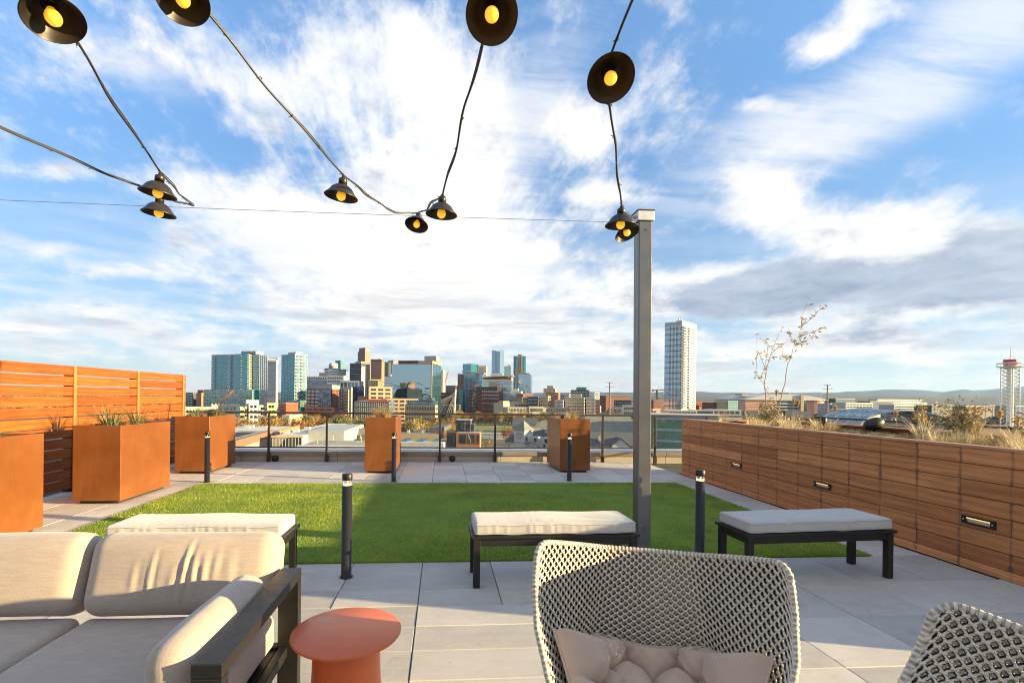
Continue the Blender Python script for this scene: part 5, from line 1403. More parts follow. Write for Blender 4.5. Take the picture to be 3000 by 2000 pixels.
b = Bld('teal_tower', 'flat teal glass box rising behind the white roofed office', 1355, 1379, 1399, 1065, 900, 40, wall='teal'); b.fins('f', -b.w, 0, 0, b.h, 6, .5, 'blue'); b.fins('s', 0, b.d, 0, b.h, 5, .5, 'blue')
b = Bld('tan_block', 'tan stone block with square windows right of the flat teal box', 1399, 1424, None, 1071, 800, 5, wall='tan'); b.grid('f', -b.w * .8, -b.w * .2, b.h - 12, b.h - 3, 3, 2, .7, .6)
b = Bld('blue_glass_tower', 'tall slim blue glass tower with notched top', 1440, 1463, 1474, 1030, 1300, 26, wall='blue')
b.box('left_wing', -b.w - .5, -b.w * .55, -.8, b.d, 0, b.z(1025), 'blue'); b.box('lit_edge', b.fx(1451), b.fx(1453), -.9, -.03, 0, b.h - 6, 'white'); b.box('side_fin', -.02, 1.2, -1, b.d, 0, b.z(1024), 'steel'); b.bands('f', -b.w, 0, 30, b.h - 4, 26, .4, 'navy', th=.5); b.fins('f', -b.w, 0, 0, b.h - 2, 6, .5, 'steel', th=.5)  # white strip paints the sunlit edge onto the blue glass
b = Bld('pale_tower', 'small greenish residential tower between the two tall towers', 1476, 1496, None, 1073, 1100, 6, wall='green'); b.bands('f', -b.w, 0, 20, b.h, 16, 1.2, 'line'); b.box('penthouse', -b.w * .5, -1, 2, 8, b.h + .02, b.h + 4, 'white')
b = Bld('stone_glass_tower', 'residential tower with cream spine and spire, tallest right of centre', 1504, 1535, 1540, 1043, 900, 12, wall='teal')
b.bands('f', -b.w, 0, 20, b.h, 26, .6, 'navy', th=.3); sp_ = b.box('spine', b.fx(1516), b.fx(1528), -2, -.02, 0, b.z(1038), 'cream')
for i in range(2): b.box('slot', b.fx(1518.5 + 4 * i), b.fx(1520.5 + 4 * i), -2.2, -2.01, 20, b.z(1046), 'brown', sp_)
for u_ in (1506, 1537): b.balconies('f', b.fx(u_), 30, b.h, 22, 4, 2, 'dgrey', 'dgrey')
for x0, x1 in ((1504, 1515), (1529, 1535)): b.box('stone_base', b.fx(x0), b.fx(x1), -.8, -.02, 0, b.z(1081), 'cream'); b.grid('f', b.fx(x0), b.fx(x1), 20, b.z(1082), 3, 10, .5, .6, 'win', 'window', .9)
MB().tube([(b.fx(1522), 2, b.h), (b.fx(1522), 2, b.z(1024))], [.6, .2], 6).build('spire', C['line'], b.t)
b = Bld('glass_cube', 'blue grey glass cube right of the long white banded office', 1518, 1554, 1559, 1096, 640, 9, wall='steel', roof='dgrey')
b.bands('f', -b.w, 0, b.z(1147), b.h, 9, .3, 'winb', th=.15); b.fins('f', -b.w, 0, 0, b.h, 7, .25, 'winb', th=.1); b.box('roof_slab', -b.w - 1, b.fx(1551), -.5, 10, b.h + .07, b.h + 1.5, 'grey'); b.box('left_wing', -b.w - 3.2, -b.w - .02, 3, b.d, 0, b.h - .5, 'lgrey')
b = Bld('brown_brick_block', 'large dark red brick block with glazed attic in front of the white banded office', 1373, 1465, 1474, 1140, 520, 10, wall='dbrick', roof='gravel')
b.grid('f', b.fx(1411), -1, b.z(1172), b.h - .6, 9, 3, .62, .5); b.grid('f', -b.w + .5, b.fx(1386), b.z(1203), b.h - .8, 3, 6, .5, .5); b.bands('f', -b.w, 0, 4, b.h - .2, 8, .30, 'salmon'); b.grid('f', b.fx(1411), -1, 3, b.z(1174), 9, 3, .6, .5)
b.box('glass_stair', b.fx(1388), b.fx(1396), -.5, -.02, 0, b.h + 1.5, 'navy'); b.box('corner_bay', b.fx(1456), .5, -1.2, 6, b.h - 2.5, b.z(1132), 'tan'); b.box('penthouse', b.fx(1386), b.fx(1462), 2, 9, b.h + .07, b.z(1133), 'dgrey'); b.box('penthouse', b.fx(1431), b.fx(1456), 3, 10, b.z(1133) + .02, b.z(1118), 'tan'); MB().lathe([(3, 0), (3, 2), (2, 3), (0, 3.2)], 14, (b.fx(1393), 4, b.h + 1.6)).build('turret', C['salmon'], b.t, True); b.grid('s', .5, b.d - .5, 4, b.h - 1, 4, 8, .45, .5)
b = Bld('white_apartments', 'white stepped apartment block with small windows right of the white banded office', 1499, 1526, 1531, 1146, 570, 9, wall='white', roof='roofw'); b.grid('f', -b.w + .4, -.4, 8, b.h - .6, 7, 7, .4, .45); b.box('step', -b.w, b.fx(1517), .2, 8, b.h + .07, b.z(1138), 'white')
b = Bld('cream_hall', 'long plain cream hall above the grey stone museum', 1475, 1566, None, 1180, 490, -30, wall='cream', roof='roofw'); b.grid('f', b.fx(1500), -1, b.h - 4, b.h - 1.5, 8, 1, .6, .5); b.box('step', -b.w, b.fx(1495), .2, 9, b.h + .07, b.z(1175), 'cream'); b.box('step', b.fx(1500), b.fx(1520), .2, 9, b.h + .07, b.z(1176), 'cream')
b = Bld('stone_museum', 'long grey stone building with arched windows above the far railing', 1488, 1672, None, 1194, 462, -8, wall='stone', roof='gravel')
b.grid('f', b.fx(1492), b.fx(1540), b.h - 4.2, b.h - 1., 11, 1, .5, .75); b.grid('f', b.fx(1552), b.fx(1590), b.h - 4.2, b.h - .6, 12, 1, .55, .85); b.grid('f', b.fx(1600), b.fx(1668), b.h - 4.2, b.h - 1., 15, 1, .5, .75); b.grid('f', -b.w + 1, -1, 2, b.h - 6, 30, 3, .45, .5, 'win'); b.bands('f', -b.w, 0, b.h - 5.3, b.h - .2, 1, .5, 'lgrey'); b.box('pavilion', b.fx(1550), b.fx(1592), -1, 4, 0, b.h + .8, 'stone'); b.grid('f', b.fx(1552), b.fx(1590), b.h - 4.2, b.h - .6, 12, 1, .55, .85, 'win', 'window', 1.1)

LOW = [('tan stepped office on the horizon right of the glass cube', 1592, 1626, 1632, 1138, 700, 'tan', 5, 5, .9), ('long orange brick warehouse under the tan stepped office', 1600, 1636, 1641, 1151, 560, 'orange', 9, 2, .5), ('low white banded office right of the brick warehouse', 1641, 1668, 1672, 1154, 620, 'white', 8, 4, .9),
       ('dark apartment block with a green black roof box', 1672, 1726, 1738, 1143, 640, 'dgrey', 12, 5, .6), ('cream apartment tower with dark window strips', 1577, 1606, 1613, 1160, 480, 'cream', 5, 6, .5), ('grey apartment row left of the cream apartment tower', 1545, 1576, 1580, 1163, 470, 'dgrey', 8, 5, .5),
       ('pale apartment block with balconies behind the planter left of the pole', 1625, 1650, 1656, 1172, 475, 'white', 5, 5, .55), ('long pale apartment block left of the rust pylon', 1656, 1712, 1720, 1165, 480, 'cream', 10, 6, .55), ('bright orange brick corner block near the rust pylon', 1744, 1758, 1765, 1171, 450, 'salmon', 4, 4, .5),
       ('white and teal apartment row behind the orange corner block', 1718, 1742, 1746, 1165, 500, 'lgrey', 6, 5, .6), ('cream striped block just left of the grey pole', 1796, 1822, 1828, 1192, 300, 'cream', 4, 4, .5), ('white decked block behind the grey pole', 1826, 1858, 1864, 1187, 330, 'white', 5, 4, .8),
       ('dark warehouse with pale roof left of the pole', 1800, 1850, 1856, 1173, 520, 'dgrey', 9, 2, .6), ('long dark flat warehouse on the horizon left of the pole', 1775, 1845, None, 1160, 900, 'dbrick', 10, 1, .6), ('small white block on the horizon above the orange corner block', 1742, 1756, None, 1150, 720, 'white', 4, 3, .5),
       ('brown block right of the violet roofs', 1532, 1560, None, 1153, 560, 'brown', 7, 4, .5), ('cream low block at the foot of the glass cube', 1530, 1575, None, 1164, 520, 'tan', 9, 3, .5), ('far brick block just right of the pole', 1915, 1944, None, 1171, 620, 'dbrick', 7, 3, .5),
       ('orange low shed right of the pole', 1913, 1935, None, 1198, 380, 'salmon', 5, 1, .6), ('brick terraces right of the white tower', 2040, 2090, None, 1178, 650, 'brick', 10, 2, .5), ('teal glass low block left of the arena', 2133, 2162, None, 1174, 600, 'green', 6, 3, .7), ('dark brick block left of the arena', 2090, 2136, None, 1179, 620, 'dbrick', 9, 2, .5)]
for i, (lab, xl, xc, xr, yt, dd, wl, nu, nz, fu) in enumerate(LOW):
    b = Bld('city_block', lab, xl, xc, xr, yt, dd, 14 if xr else -22, wall=wl, roof='roofw' if i % 3 else 'gravel'); top = b.h - .7; bot = max(2., b.h - nz * 3.3)
    b.grid('f', -b.w + .5, -.5, bot, top, nu, nz, fu, .52, 'winb' if wl in ('dgrey', 'green') else 'win')
    if xr: b.grid('s', .5, b.d - .5, bot, top, max(2, int(b.d / 4)), nz, .45, .5)
    if i in (0, 3, 7): b.box('penthouse', -b.w * .7, -b.w * .15, 2, 9, b.h + .07, b.h + 4.2, {0: 'tan', 3: 'teald', 7: 'cream'}[i])
    if i % 4 == 2: b.balconies('f', -b.w * .5, bot, top, nz, 3.2, 1.4)
    b.box('parapet', -b.w - .15, .15, -.15, .1, b.h - .25, b.h + .35, wl)

# ---- white high-rise
b = Bld('white_high_rise', 'tall white residential high-rise standing alone right of the grey pole', 1946, 1996, 2038, 953, 485, 44, wall='lgrey')
nf = 30; zt_ = b.h; zb_ = b.z(1198)
b.box('glass_strip', -b.w - .1, b.fx(1960), -.25, -.02, 6, zt_, 'blue'); b.box('glass_strip', b.fx(1984), b.fx(1992), -.25, -.02, 6, zt_, 'blue')
for j in range(nf + 1):
    zz = zb_ + (zt_ - zb_) * j / nf; b.box('floor_band', -b.w, 0, -.42, -.02, zz - .26, zz + .26, 'dgrey' if j % 2 else 'steel')
b.grid('f', b.fx(1962), b.fx(1982), zb_, zt_, 2, nf, .42, .80, 'winb', 'window', .25)
b.grid('s', b.d * .30, b.d * .56, zb_, zt_, 1, nf, .62, .72, 'win'); b.grid('s', b.d * .60, b.d * .97, zb_, zt_, 3, nf, .42, .6, 'winb', 'window', .1, .5)
for j in range(nf): zz = zb_ + (zt_ - zb_) * (j + .3) / nf; b.box('balcony', .02, 1.7, .6, b.d * .27, zz, zz + 1.1, 'white'); b.box('opening', .02, .12, .6, b.d * .27, zz + 1.1, zz + 2.4, 'dgrey')
b.box('crown', -b.w - .15, b.fx(1994), -.3, b.d * .5, zt_ + .02, b.z(941), 'lgrey'); cwn = MB(); cwn.loft([[(x_, y_, z__) for x_, y_ in ((-3, .0), (.25, -.2), (.25, b.d * .5), (.25, b.d + .2), (-6, b.d), (-6, 0.2))] for z__ in (zt_ - .6, b.z(938))]); cwn.build('crown', C['white'], b.t)
MB().tube([(b.fx(1987), 4, b.z(940)), (b.fx(1987), 4, b.z(922))], .35, 5).build('antenna', C['white'], b.t); b.box('dish', b.fx(1981), b.fx(1983), 3, 4, b.z(940), b.z(931), 'white')

BASE = [('cream plant room box at the foot of the white high-rise', 1960, 2043, 1203, 330, 'cream', 9), ('blue glass showroom box right of the cream plant box', 2044, 2089, 1202, 330, 'steel', 6), ('white flat box above the timber bed wall', 2090, 2172, 1201, 330, 'lgrey', 5)]
for lab, xl, xc, yt, dd, wl, nu in BASE: b = Bld('low_block', lab, xl, xc, None, yt, dd, 3, wall=wl, roof='roofw'); b.grid('f', -b.w + .6, -.6, b.h - 3, b.h - .5, nu, 1, .7, .8, 'winb'); b.box('coping', -b.w - .1, .1, -.15, .05, b.h - .3, b.h + .3, 'white')
b = Bld('green_glass_office', 'near green glass office just beyond the railing right of the pole', 1915, 2110, 2150, 1226, 150, 24, wall='green', roof='roofw')
for j in range(5): b.box('spandrel', -b.w, 0, -.12, .02, b.h - .75 - 3.6 * j, b.h - .1 - 3.6 * j, 'line')
b.fins('f', -b.w, 0, 0, b.h - .9, 26, .10, 'teald', th=.10); b.box('left_return', -b.w - 2.5, -b.w - .02, -1.5, 12, 0, b.h + .2, 'green'); b.box('corner_trim', -b.w - 2.7, -b.w - 2.5, -1.6, -1.4, 0, b.h + .2, 'line'); b.box('parapet', -b.w - 2.6, .2, -.4, b.d, b.h + .07, b.h + .9, 'lgrey')

# ---- arena
ar = at(2300, 1170, 700); t = thing('arena', 'wide pink arena with low curved grey roof behind the planting bed', 'arena', (ar.x, ar.y, GZ), -YAW)
ax = lambda x: (x - 2300) / FPX * 700
zr = lambda y: at(2300, y, 700).z - GZ
arc_ = [(ax(2182) + (ax(2425) - ax(2182)) * k / 20, zr(1170) + (zr(1154) - zr(1170)) * math.sin(math.pi * k / 20) ** .8) for k in range(21)]
MB().loft([[(x, y, z) for x, z in arc_] + [(arc_[-1][0], y, zr(1172)), (arc_[0][0], y, zr(1172))] for y in (-2, 90)]).build('curved_roof', C['white'], t)
MB().box(ax(2184), ax(2270), 0, 88, 0, zr(1172) - .05).build('wall', C['pink'], t); MB().box(ax(2270), ax(2342), 4, 88, 0, zr(1172) - .05).build('entrance_glass', C['win'], t); MB().box(ax(2341), ax(2350), -4, 3.9, 0, zr(1156)).build('pier', C['tan'], t); MB().box(ax(2350.5), ax(2366), 0, 60, 0, zr(1172) - .05).build('glass_wall', C['green'], t)
for k in range(4): MB().box(ax(2184), ax(2270), -.4, -.02, zr(1200 - 7 * k), zr(1199 - 7 * k)).build('string_course', C['brown'], t)
for k in range(3): MB().box(ax(2235), ax(2340), -1, 3.9, zr(1202 - 9 * k), zr(1198 - 9 * k)).build('terrace_band', C['lgrey'], t)
MB().lathe([(18.5, 0), (18.5, zr(1176)), (18.9, zr(1176) + .02), (18.9, zr(1171))], 28, (ax(2388), 14, 0)).build('drum', C['pink'], t, False)
MB().lathe([(18.95, zr(1176)), (18.95, zr(1173))], 28, (ax(2388), 14, 0), False).build('drum_band', C['brick'], t)
for k in range(4): MB().lathe([(18.6, zr(1201 - 6 * k)), (18.6, zr(1200.3 - 6 * k))], 28, (ax(2388), 14, 0), False).build('drum_course', C['brown'], t)
MB().box(ax(2196), ax(2215), 20, 40, zr(1160), zr(1154)).build('roof_plant', C['tan'], t); MB().box(ax(2330), ax(2350), 30, 40, zr(1156), zr(1150)).build('roof_plant', C['dgrey'], t)

# ---- transmission pylons
for i, (x, yt, dd) in enumerate(((1786, 1120, 260), (2424, 1127, 260))):
    p = at(x, 1170, dd); t = thing('transmission_pole', ('tall thin transmission pole standing left of the grey pole', 'tall thin transmission pole in front of the arena')[i], 'pole', (p.x, p.y, GZ), -YAW, 'transmission poles')
    zt = at(x, yt, dd).z - GZ; MB().tube([(0, 0, 0), (0, 0, zt)], [.62, .28], 8).build('shaft', C['pylon'], t, True)
    for k, L in ((0.2, 1.8), (2.4, 2.7), (5.6, 2.7)): MB().tube([(-L, 0, zt - k + .15), (0, 0, zt - k), (L, 0, zt - k + .15)], .12, 5).build('crossarm', C['pylon'], t)

# ---- right hand distance
FAR = [('pale box office right of the arena drum', 2478, 2557, 1180, 620, 'lgrey', 8, 2), ('dark banded office right of the pale box office', 2549, 2617, 1176, 700, 'dgrey', 10, 4), ('white hospital like office on the horizon', 2571, 2640, 1170, 950, 'lgrey', 10, 3), ('white and blue long office on the horizon', 2640, 2702, 1171, 980, 'white', 10, 3),
       ('grey shed row in front of the horizon offices', 2620, 2680, 1186, 600, 'grey', 9, 2), ('dark arched roof shed left of the observation tower', 2730, 2790, 1187, 560, 'dgrey', 8, 1), ('long dark bowl shed behind the observation tower', 2830, 2945, 1190, 620, 'dgrey', 14, 2), ('blue white stand right of the observation tower', 2973, 3030, 1189, 560, 'navy', 8, 2),
       ('small white shed on the far plain', 2703, 2716, 1179, 1000, 'white', 3, 1), ('dark stepped office above the pale box office', 2448, 2505, 1168, 800, 'dgrey', 9, 3), ('grey low block left of the pale box office', 2432, 2478, 1182, 640, 'grey', 7, 2), ('tan retail sheds below the pale box office', 2480, 2580, 1200, 450, 'tan', 12, 1)]
for i, (lab, xl, xc, yt, dd, wl, nu, nz) in enumerate(FAR):
    b = Bld('far_block', lab, xl, xc, None, yt, dd, -14, wall=wl, roof='roofw'); b.grid('f', -b.w + .6, -.6, max(1, b.h - nz * 3.4), b.h - .8, nu, nz, .8, .45, 'winb'); b.box('coping', -b.w - .2, .2, -.2, .05, b.h - .4, b.h + .3, 'lgrey')
sg = at(2908, 1191, 600); t = thing('billboard', 'small white roadside billboard left of the observation tower', 'sign', (sg.x, sg.y, GZ), -YAW)
zs = sg.z - GZ; MB().box(-4.6, 4.6, 0, .5, zs - 2.1, zs + 2.1).build('panel', C['white'], t); MB().box(-.4, .4, .1, .4, 0, zs - 2.1).build('post', C['dgrey'], t)


def lettering(txt, size, mat, parent, loc, name='lettering'):
    cu = bpy.data.curves.new('lettering', 'FONT'); cu.body = txt; cu.size = size; cu.align_x = 'CENTER'; cu.align_y = 'CENTER'; cu.extrude = .04
    tmp = bpy.data.objects.new('tmp', cu); COL.objects.link(tmp); dg = bpy.context.evaluated_depsgraph_get(); dg.update()
    me = bpy.data.meshes.new_from_object(tmp.evaluated_get(dg)); bpy.data.objects.remove(tmp); me.materials.clear(); me.materials.append(mat)
    o = put(name, me, parent, loc=loc); o.rotation_euler = (rad(90), 0, 0); return o


lettering('Fed', 3.6, cmat('violet_lettering', (.10, .03, .28)), t, (-1.9, -.06, zs)); lettering('Ex', 3.6, cmat('orange_lettering', (.80, .18, .02)), t, (2.3, -.06, zs))
b = OFFICE; b.box('sign_panel', b.fx(1361), b.fx(1394), -.7, -.45, b.h - 4.2, b.h - .3, 'line'); lettering('DaVita', 4.8, cmat('teal_lettering', (.03, .36, .42)), b.t, (b.fx(1377.5), -.75, b.h - 2.2))

# ---- observation tower
p = at(2959, 1170, 450); t = thing('observation_tower', 'white lattice observation tower with red top at the right edge', 'tower', (p.x, p.y, GZ), -YAW); k_ = 450 / FPX; zt = lambda y: at(2959, y, 450).z - GZ
for x in (-4.2, 4.2):
    for y in (-4.2, 4.2): MB().tube([(x, y, 0), (x, y, zt(1075))], .42, 6).build('leg', C['mast'], t)
MB().lathe([(2.4, 0), (2.4, zt(1075))], 12).build('lift_shaft', C['mast'], t)
for j in range(17):
    za, zb2 = zt(1075) * j / 17, zt(1075) * (j + 1) / 17; m_ = MB()
    for s_ in (-1, 1):
        m_.tube([(-4.2, 4.2 * s_, za), (4.2, 4.2 * s_, zb2)], .26, 4); m_.tube([(4.2 * s_, -4.2, za), (4.2 * s_, 4.2, zb2)], .26, 4); m_.tube([(-4.2, 4.2 * s_, zb2), (4.2, 4.2 * s_, zb2)], .15, 4); m_.tube([(4.2, 4.2 * s_, za), (-4.2, 4.2 * s_, zb2)], .17, 4)
    m_.build('bracing', C['lgrey'], t)
MB().lathe([(5, zt(1078)), (9.2, zt(1075)), (9.2, zt(1073.6)), (0, zt(1073.5))], 20).build('deck', C['mast'], t); MB().lathe([(4.4, zt(1073.4)), (4.4, zt(1062))], 16).build('cabin', C['pink'], t)
for k in range(20): MB().tube([(9 * math.cos(k * .314), 9 * math.sin(k * .314), zt(1073.5)), (9 * math.cos(k * .314), 9 * math.sin(k * .314), zt(1064))], .10, 4).build('baluster', C['mast'], t)
MB().lathe([(9.1, zt(1064.6)), (9.1, zt(1063)), (4.5, zt(1061.5))], 20, cap=False).build('canopy', C['mast'], t); MB().lathe([(4.8, zt(1061)), (4.8, zt(1053)), (0, zt(1052.8))], 16).build('red_crown', C['red'], t); MB().tube([(0, 0, zt(1053)), (0, 0, zt(1015))], [.45, .15], 6).build('spire', C['mast'], t)
MB().tube([(4.2 * math.cos(a), 0, zt(1052) + 2.7 * math.sin(a)) for a in [math.pi * i / 12 for i in range(13)]], .14, 5).build('top_arch', C['mast'], t)
for i, (x0, y0, x1, y1, dd, cm) in enumerate(((2850, 1199, 2888, 1196, 430, 'crane'), (2838, 1210, 2870, 1214, 430, 'crane'), (2980, 1209, 3010, 1213, 420, 'salmon'))):
    a_, b_ = at(x0, y0, dd), at(x1, y1, dd); t = thing('ride_track', ('red amusement ride boom left of the observation tower', 'lower red ride beam left of the observation tower', 'orange ride beam right of the observation tower')[i], 'ride', (a_.x, a_.y, GZ))
    o_ = Vector((a_.x, a_.y, GZ)); MB().tube([a_ - o_, (a_ + b_) / 2 - o_ + Vector((0, 0, .6)), b_ - o_], [.7, .8, 1.1], 7).build('beam', C[cm], t, True); MB().tube([(b_ - o_) * .98, Vector(((b_ - o_).x, (b_ - o_).y, 0))], .3, 5).build('strut', C['lgrey'], t); MB().tube([a_ - o_, Vector((0, 0, 0))], .3, 5).build('strut', C['lgrey'], t)
# teal arched glass hall below the right railing
p = at(2660, 1240, 120); t = thing('arched_glass_hall', 'teal steel and glass arched hall roof behind the egg speaker', 'building', (p.x, p.y, GZ), -YAW - .25)
zt0, R0 = p.z - GZ - 1.5, 10.5
for j in range(9):
    y = j * 3.0; MB().tube([(-R0 * math.cos(math.pi * i / 14), y, zt0 + 4.6 * math.sin(math.pi * i / 14)) for i in range(15)], .13, 5).build('arch_rib', C['steel'], t, True)
    if j < 8: sh = MB(); sh.loft([[(-R0 * math.cos(math.pi * i / 14), yy, zt0 - .05 + 4.6 * math.sin(math.pi * i / 14)) for i in range(15)] for yy in (y + .2, y + 2.8)], False, False); sh.build('glass_bay', C['lgrey'] if j % 2 else C['steel'], t)
for i in range(1, 14, 2): MB().tube([(-R0 * math.cos(math.pi * i / 14), y_, zt0 + .05 + 4.6 * math.sin(math.pi * i / 14)) for y_ in (0, 24)], .09, 4).build('purlin', C['line'], t)
MB().box(-R0 - 1, R0 + 1, 0, 26, 0, zt0 - .1).build('wall', C['lgrey'], t); MB().box(-24, 26, -9, -1, 0, zt0 - 2.2).build('low_roof', C['roofw'], t)

# ---- buildings just beyond the railing
b = Bld('brick_wing', 'near brick wing with deep brown parapet behind the far left planter', 560, 690, 801, 1293, 112, -9.5, wall='stone', roof='gravel')
b.box('parapet', -.45, .25, -.1, b.d + .2, b.h - 1.7, b.h + .25, 'brown'); b.grid('s', .3, b.d - .3, b.h - 6.6, b.h - 1.9, 14, 6, .80, .74, 'tan', 'block', .06, .5); b.box('roof_recess_shade', -b.w * .8, -3, b.d * .35, b.d * .8, b.h + .07, b.h + .12, 'dark')  # flat near-black sheet painted as the shade of a roof recess
b = Bld('flat_hall', 'wide hall with pale flat roof and orange fascia left of the lawn view', 600, 812, 876, 1266, 150, -8, depth=52, wall='lgrey', roof='roofw'); b.box('orange_fascia', .02, .3, 0, b.d, b.h - 1.5, b.h + .5, 'yellowroof'); b.box('roof_hatch', -16, -13, 20, 22, b.h + .07, b.h + 1, 'lgrey')
for i in range(6): b.box('roof_vent', -30 + i * 4.2, -29.4 + i * 4.2, 12 + (i * 5) % 17, 12.7 + (i * 5) % 17, b.h + .07, b.h + .8, 'lgrey')
b = Bld('flat_hall', 'pale roofed hall with a dark glazed front between two railing posts', 801, 886, 1016, 1277, 132, -4, depth=44, wall='lgrey', roof='roofw'); b.box('glazing', -b.w, 0, -.2, -.02, b.h - 3.6, b.h - .4, 'win'); b.fins('f', -b.w, 0, b.h - 3.6, b.h - .4, 9, .16, 'lgrey', th=.3); b.box('fascia', -b.w - .4, .4, -.5, -.02, b.h - .38, b.h + .15, 'cream')
b.box('side_wall', .02, 10, 6, 40, 0, b.h + 1.0, 'lgrey'); b.box('roof_unit', -6, -4.6, 12, 14, b.h + .07, b.h + 1.2, 'white'); b.box('roof_unit', -4, -2.4, 16, 18, b.h + .07, b.h + 1.4, 'line'); b.box('roof_duct', -7.6, -6.9, 8, 20, b.h + .07, b.h + .5, 'white')
b = Bld('gravel_roof_hall', 'nearest gravel roofed hall below the curb left of the middle planter', 872, 1080, 1110, 1309, 100, -3, depth=28, wall='lgrey', roof='gravel'); b.box('parapet', -b.w, .2, -.3, .1, b.h - .3, b.h + .3, 'roofw')
for i in range(7): b.box('roof_pipe', -12 + i * 1.7, -11.85 + i * 1.7, 6 + (i * 7) % 15, 6.15 + (i * 7) % 15, b.h + .07, b.h + .9 + .3 * (i % 2), 'white')
b.box('red_unit', -2.6, -1.2, 14, 15, b.h + .07, b.h + .6, 'red'); b.box('duct', -9, -4, 10, 10.5, b.h + .07, b.h + .35, 'grey')
b = Bld('white_roof_shed', 'low translucent roofed shed between the middle planter and the orange house', 1160, 1300, 1306, 1298, 118, 3, depth=14, wall='lgrey', roof='line'); b.grid('f', -b.w + .5, -.5, b.h - 2.4, b.h - .4, 8, 1, .8, .7, 'lgrey', 'panel'); [b.box('skylight', -b.w * k - 2, -b.w * k, 2, 11, b.h + .07, b.h + .16, 'steel') for k in (.1, .45, .8)]
b = Bld('olive_roof_hall', 'olive roofed hall with white roof vents right of the middle planter', 1150, 1290, 1300, 1272, 150, 4, depth=34, wall='tan', roof='olive')
for i in range(7): b.box('roof_vent', -11 + i * 1.5, -10.2 + i * 1.5, 3 + (i * 3) % 8, 3.8 + (i * 3) % 8, b.h + .07, b.h + .9 + .25 * (i % 3), 'white')
b.box('ridge_slope', -4, -.2, 4, 30, b.h + .07, b.h + 1.6, 'slate')
b = Bld('orange_house', 'modern house with orange front, dark side and rooftop glass room beyond the railing', 1338, 1407, 1411, 1268, 150, 5, depth=9, wall='orange', roof='lgrey')
for x0, x1 in ((1348, 1365), (1372, 1391), (1399, 1405)): w_ = b.box('window', b.fx(x0), b.fx(x1), -.06, .03, b.z(1299), b.z(1273), 'win'); b.box('frame', b.fx(x0) - .12, b.fx(x1) + .12, -.045, .02, b.z(1299) - .15, b.z(1273) + .15, 'dgrey', w_); b.box('window', b.fx(x0), b.fx(x1), -.06, .03, b.z(1335), b.z(1315), 'win')
b.box('dark_wing', b.fx(1309), b.fx(1338) - .02, .5, 9, 0, b.h + .1, 'dgrey'); b.box('window', b.fx(1326), b.fx(1334), .42, .52, b.z(1298), b.z(1278), 'win'); rm = b.box('rooftop_room', b.fx(1333), b.fx(1376), 3, 8.5, b.h + .12, b.z(1233), 'dgrey'); b.box('glass', b.fx(1347), b.fx(1374), 2.9, 2.99, b.h + .3, b.z(1237), 'win', rm); b.box('mullion', b.fx(1360) - .06, b.fx(1360) + .06, 2.85, 2.9, b.h + .3, b.z(1237), 'lgrey', rm); b.box('roof_edge', b.fx(1332), b.fx(1377), 2.7, 8.7, b.z(1233) + .02, b.z(1231), 'lgrey', rm); b.box('stair_box', b.fx(1377.5), b.fx(1387), 4, 8, b.h + .12, b.z(1246), 'dgrey')
b = Bld('house', 'small cream house with grey green hipped roof left of the middle planter', 1037, 1075, None, 1275, 160, 4, depth=8, wall='cream'); hp = MB(); hp.loft([[(-b.w - .5, -.5, b.h), (.5, -.5, b.h), (.5, 8.5, b.h), (-b.w - .5, 8.5, b.h)], [(-b.w * .6, 3.5, b.h + 2.3), (-b.w * .4, 3.5, b.h + 2.3), (-b.w * .4, 4.5, b.h + 2.3), (-b.w * .6, 4.5, b.h + 2.3)]]); hp.build('roof', C['olive'], b.t); b.grid('f', b.fx(1042), b.fx(1049), b.h - 2.2, b.h - .4, 1, 1, .8, .8)
t0 = at(1425, 1265, 300); t = thing('park_pavilion', 'white curved park canopy on slim posts at the edge of the lawn', 'pavilion', (t0.x, t0.y, GZ), -YAW)
for i in range(6): MB().tube([(-6 + i * 2.6, 0, 0), (-6 + i * 2.6, 0, 3.2 + .3 * i)], .12, 5).build('post', C['white'], t)
MB().loft([[(-7 + 1.2 * k, y, 3.2 + .14 * k + .018 * k * k + z) for k in range(13)] for y, z in ((-1.8, 0), (1.8, 0), (1.8, .3), (-1.8, .3))], True, False).build('canopy', C['white'], t); MB().tube([(-9, 0, 0), (-7.5, 0, 9)], [.35, .2], 6).build('mast', C['white'], t)


def gable(label, xl, xc, ye, D, rise, depth, wall, roof, a=4, cat='house', win=(4, 2), hip=False):
    b = Bld('house', label, xl, xc, None, ye, D, a, depth=depth, wall=wall, cat=cat); w, d, h = b.w, b.d, b.h; m_ = MB()
    if hip: m_.loft([[(-w - .6, -.6, h), (.6, -.6, h), (.6, d + .6, h), (-w - .6, d + .6, h)], [(-w + d * .35, d * .5, h + rise), (-d * .35, d * .5, h + rise), (-d * .35, d * .52, h + rise), (-w + d * .35, d * .52, h + rise)]])
    else: m_.add([(-w - .5, -.6, h - .2), (.5, -.6, h - .2), (.5, d / 2, h + rise), (-w - .5, d / 2, h + rise), (.5, d + .6, h - .2), (-w - .5, d + .6, h - .2)], [(0, 1, 2, 3), (3, 2, 4, 5), (0, 3, 5), (1, 4, 2)])
    m_.build('roof', C[roof], b.t); b.grid('f', -w + .6, -.6, max(.5, h - 3. * win[1]), h - .5, win[0], win[1], .42, .5)
    return b


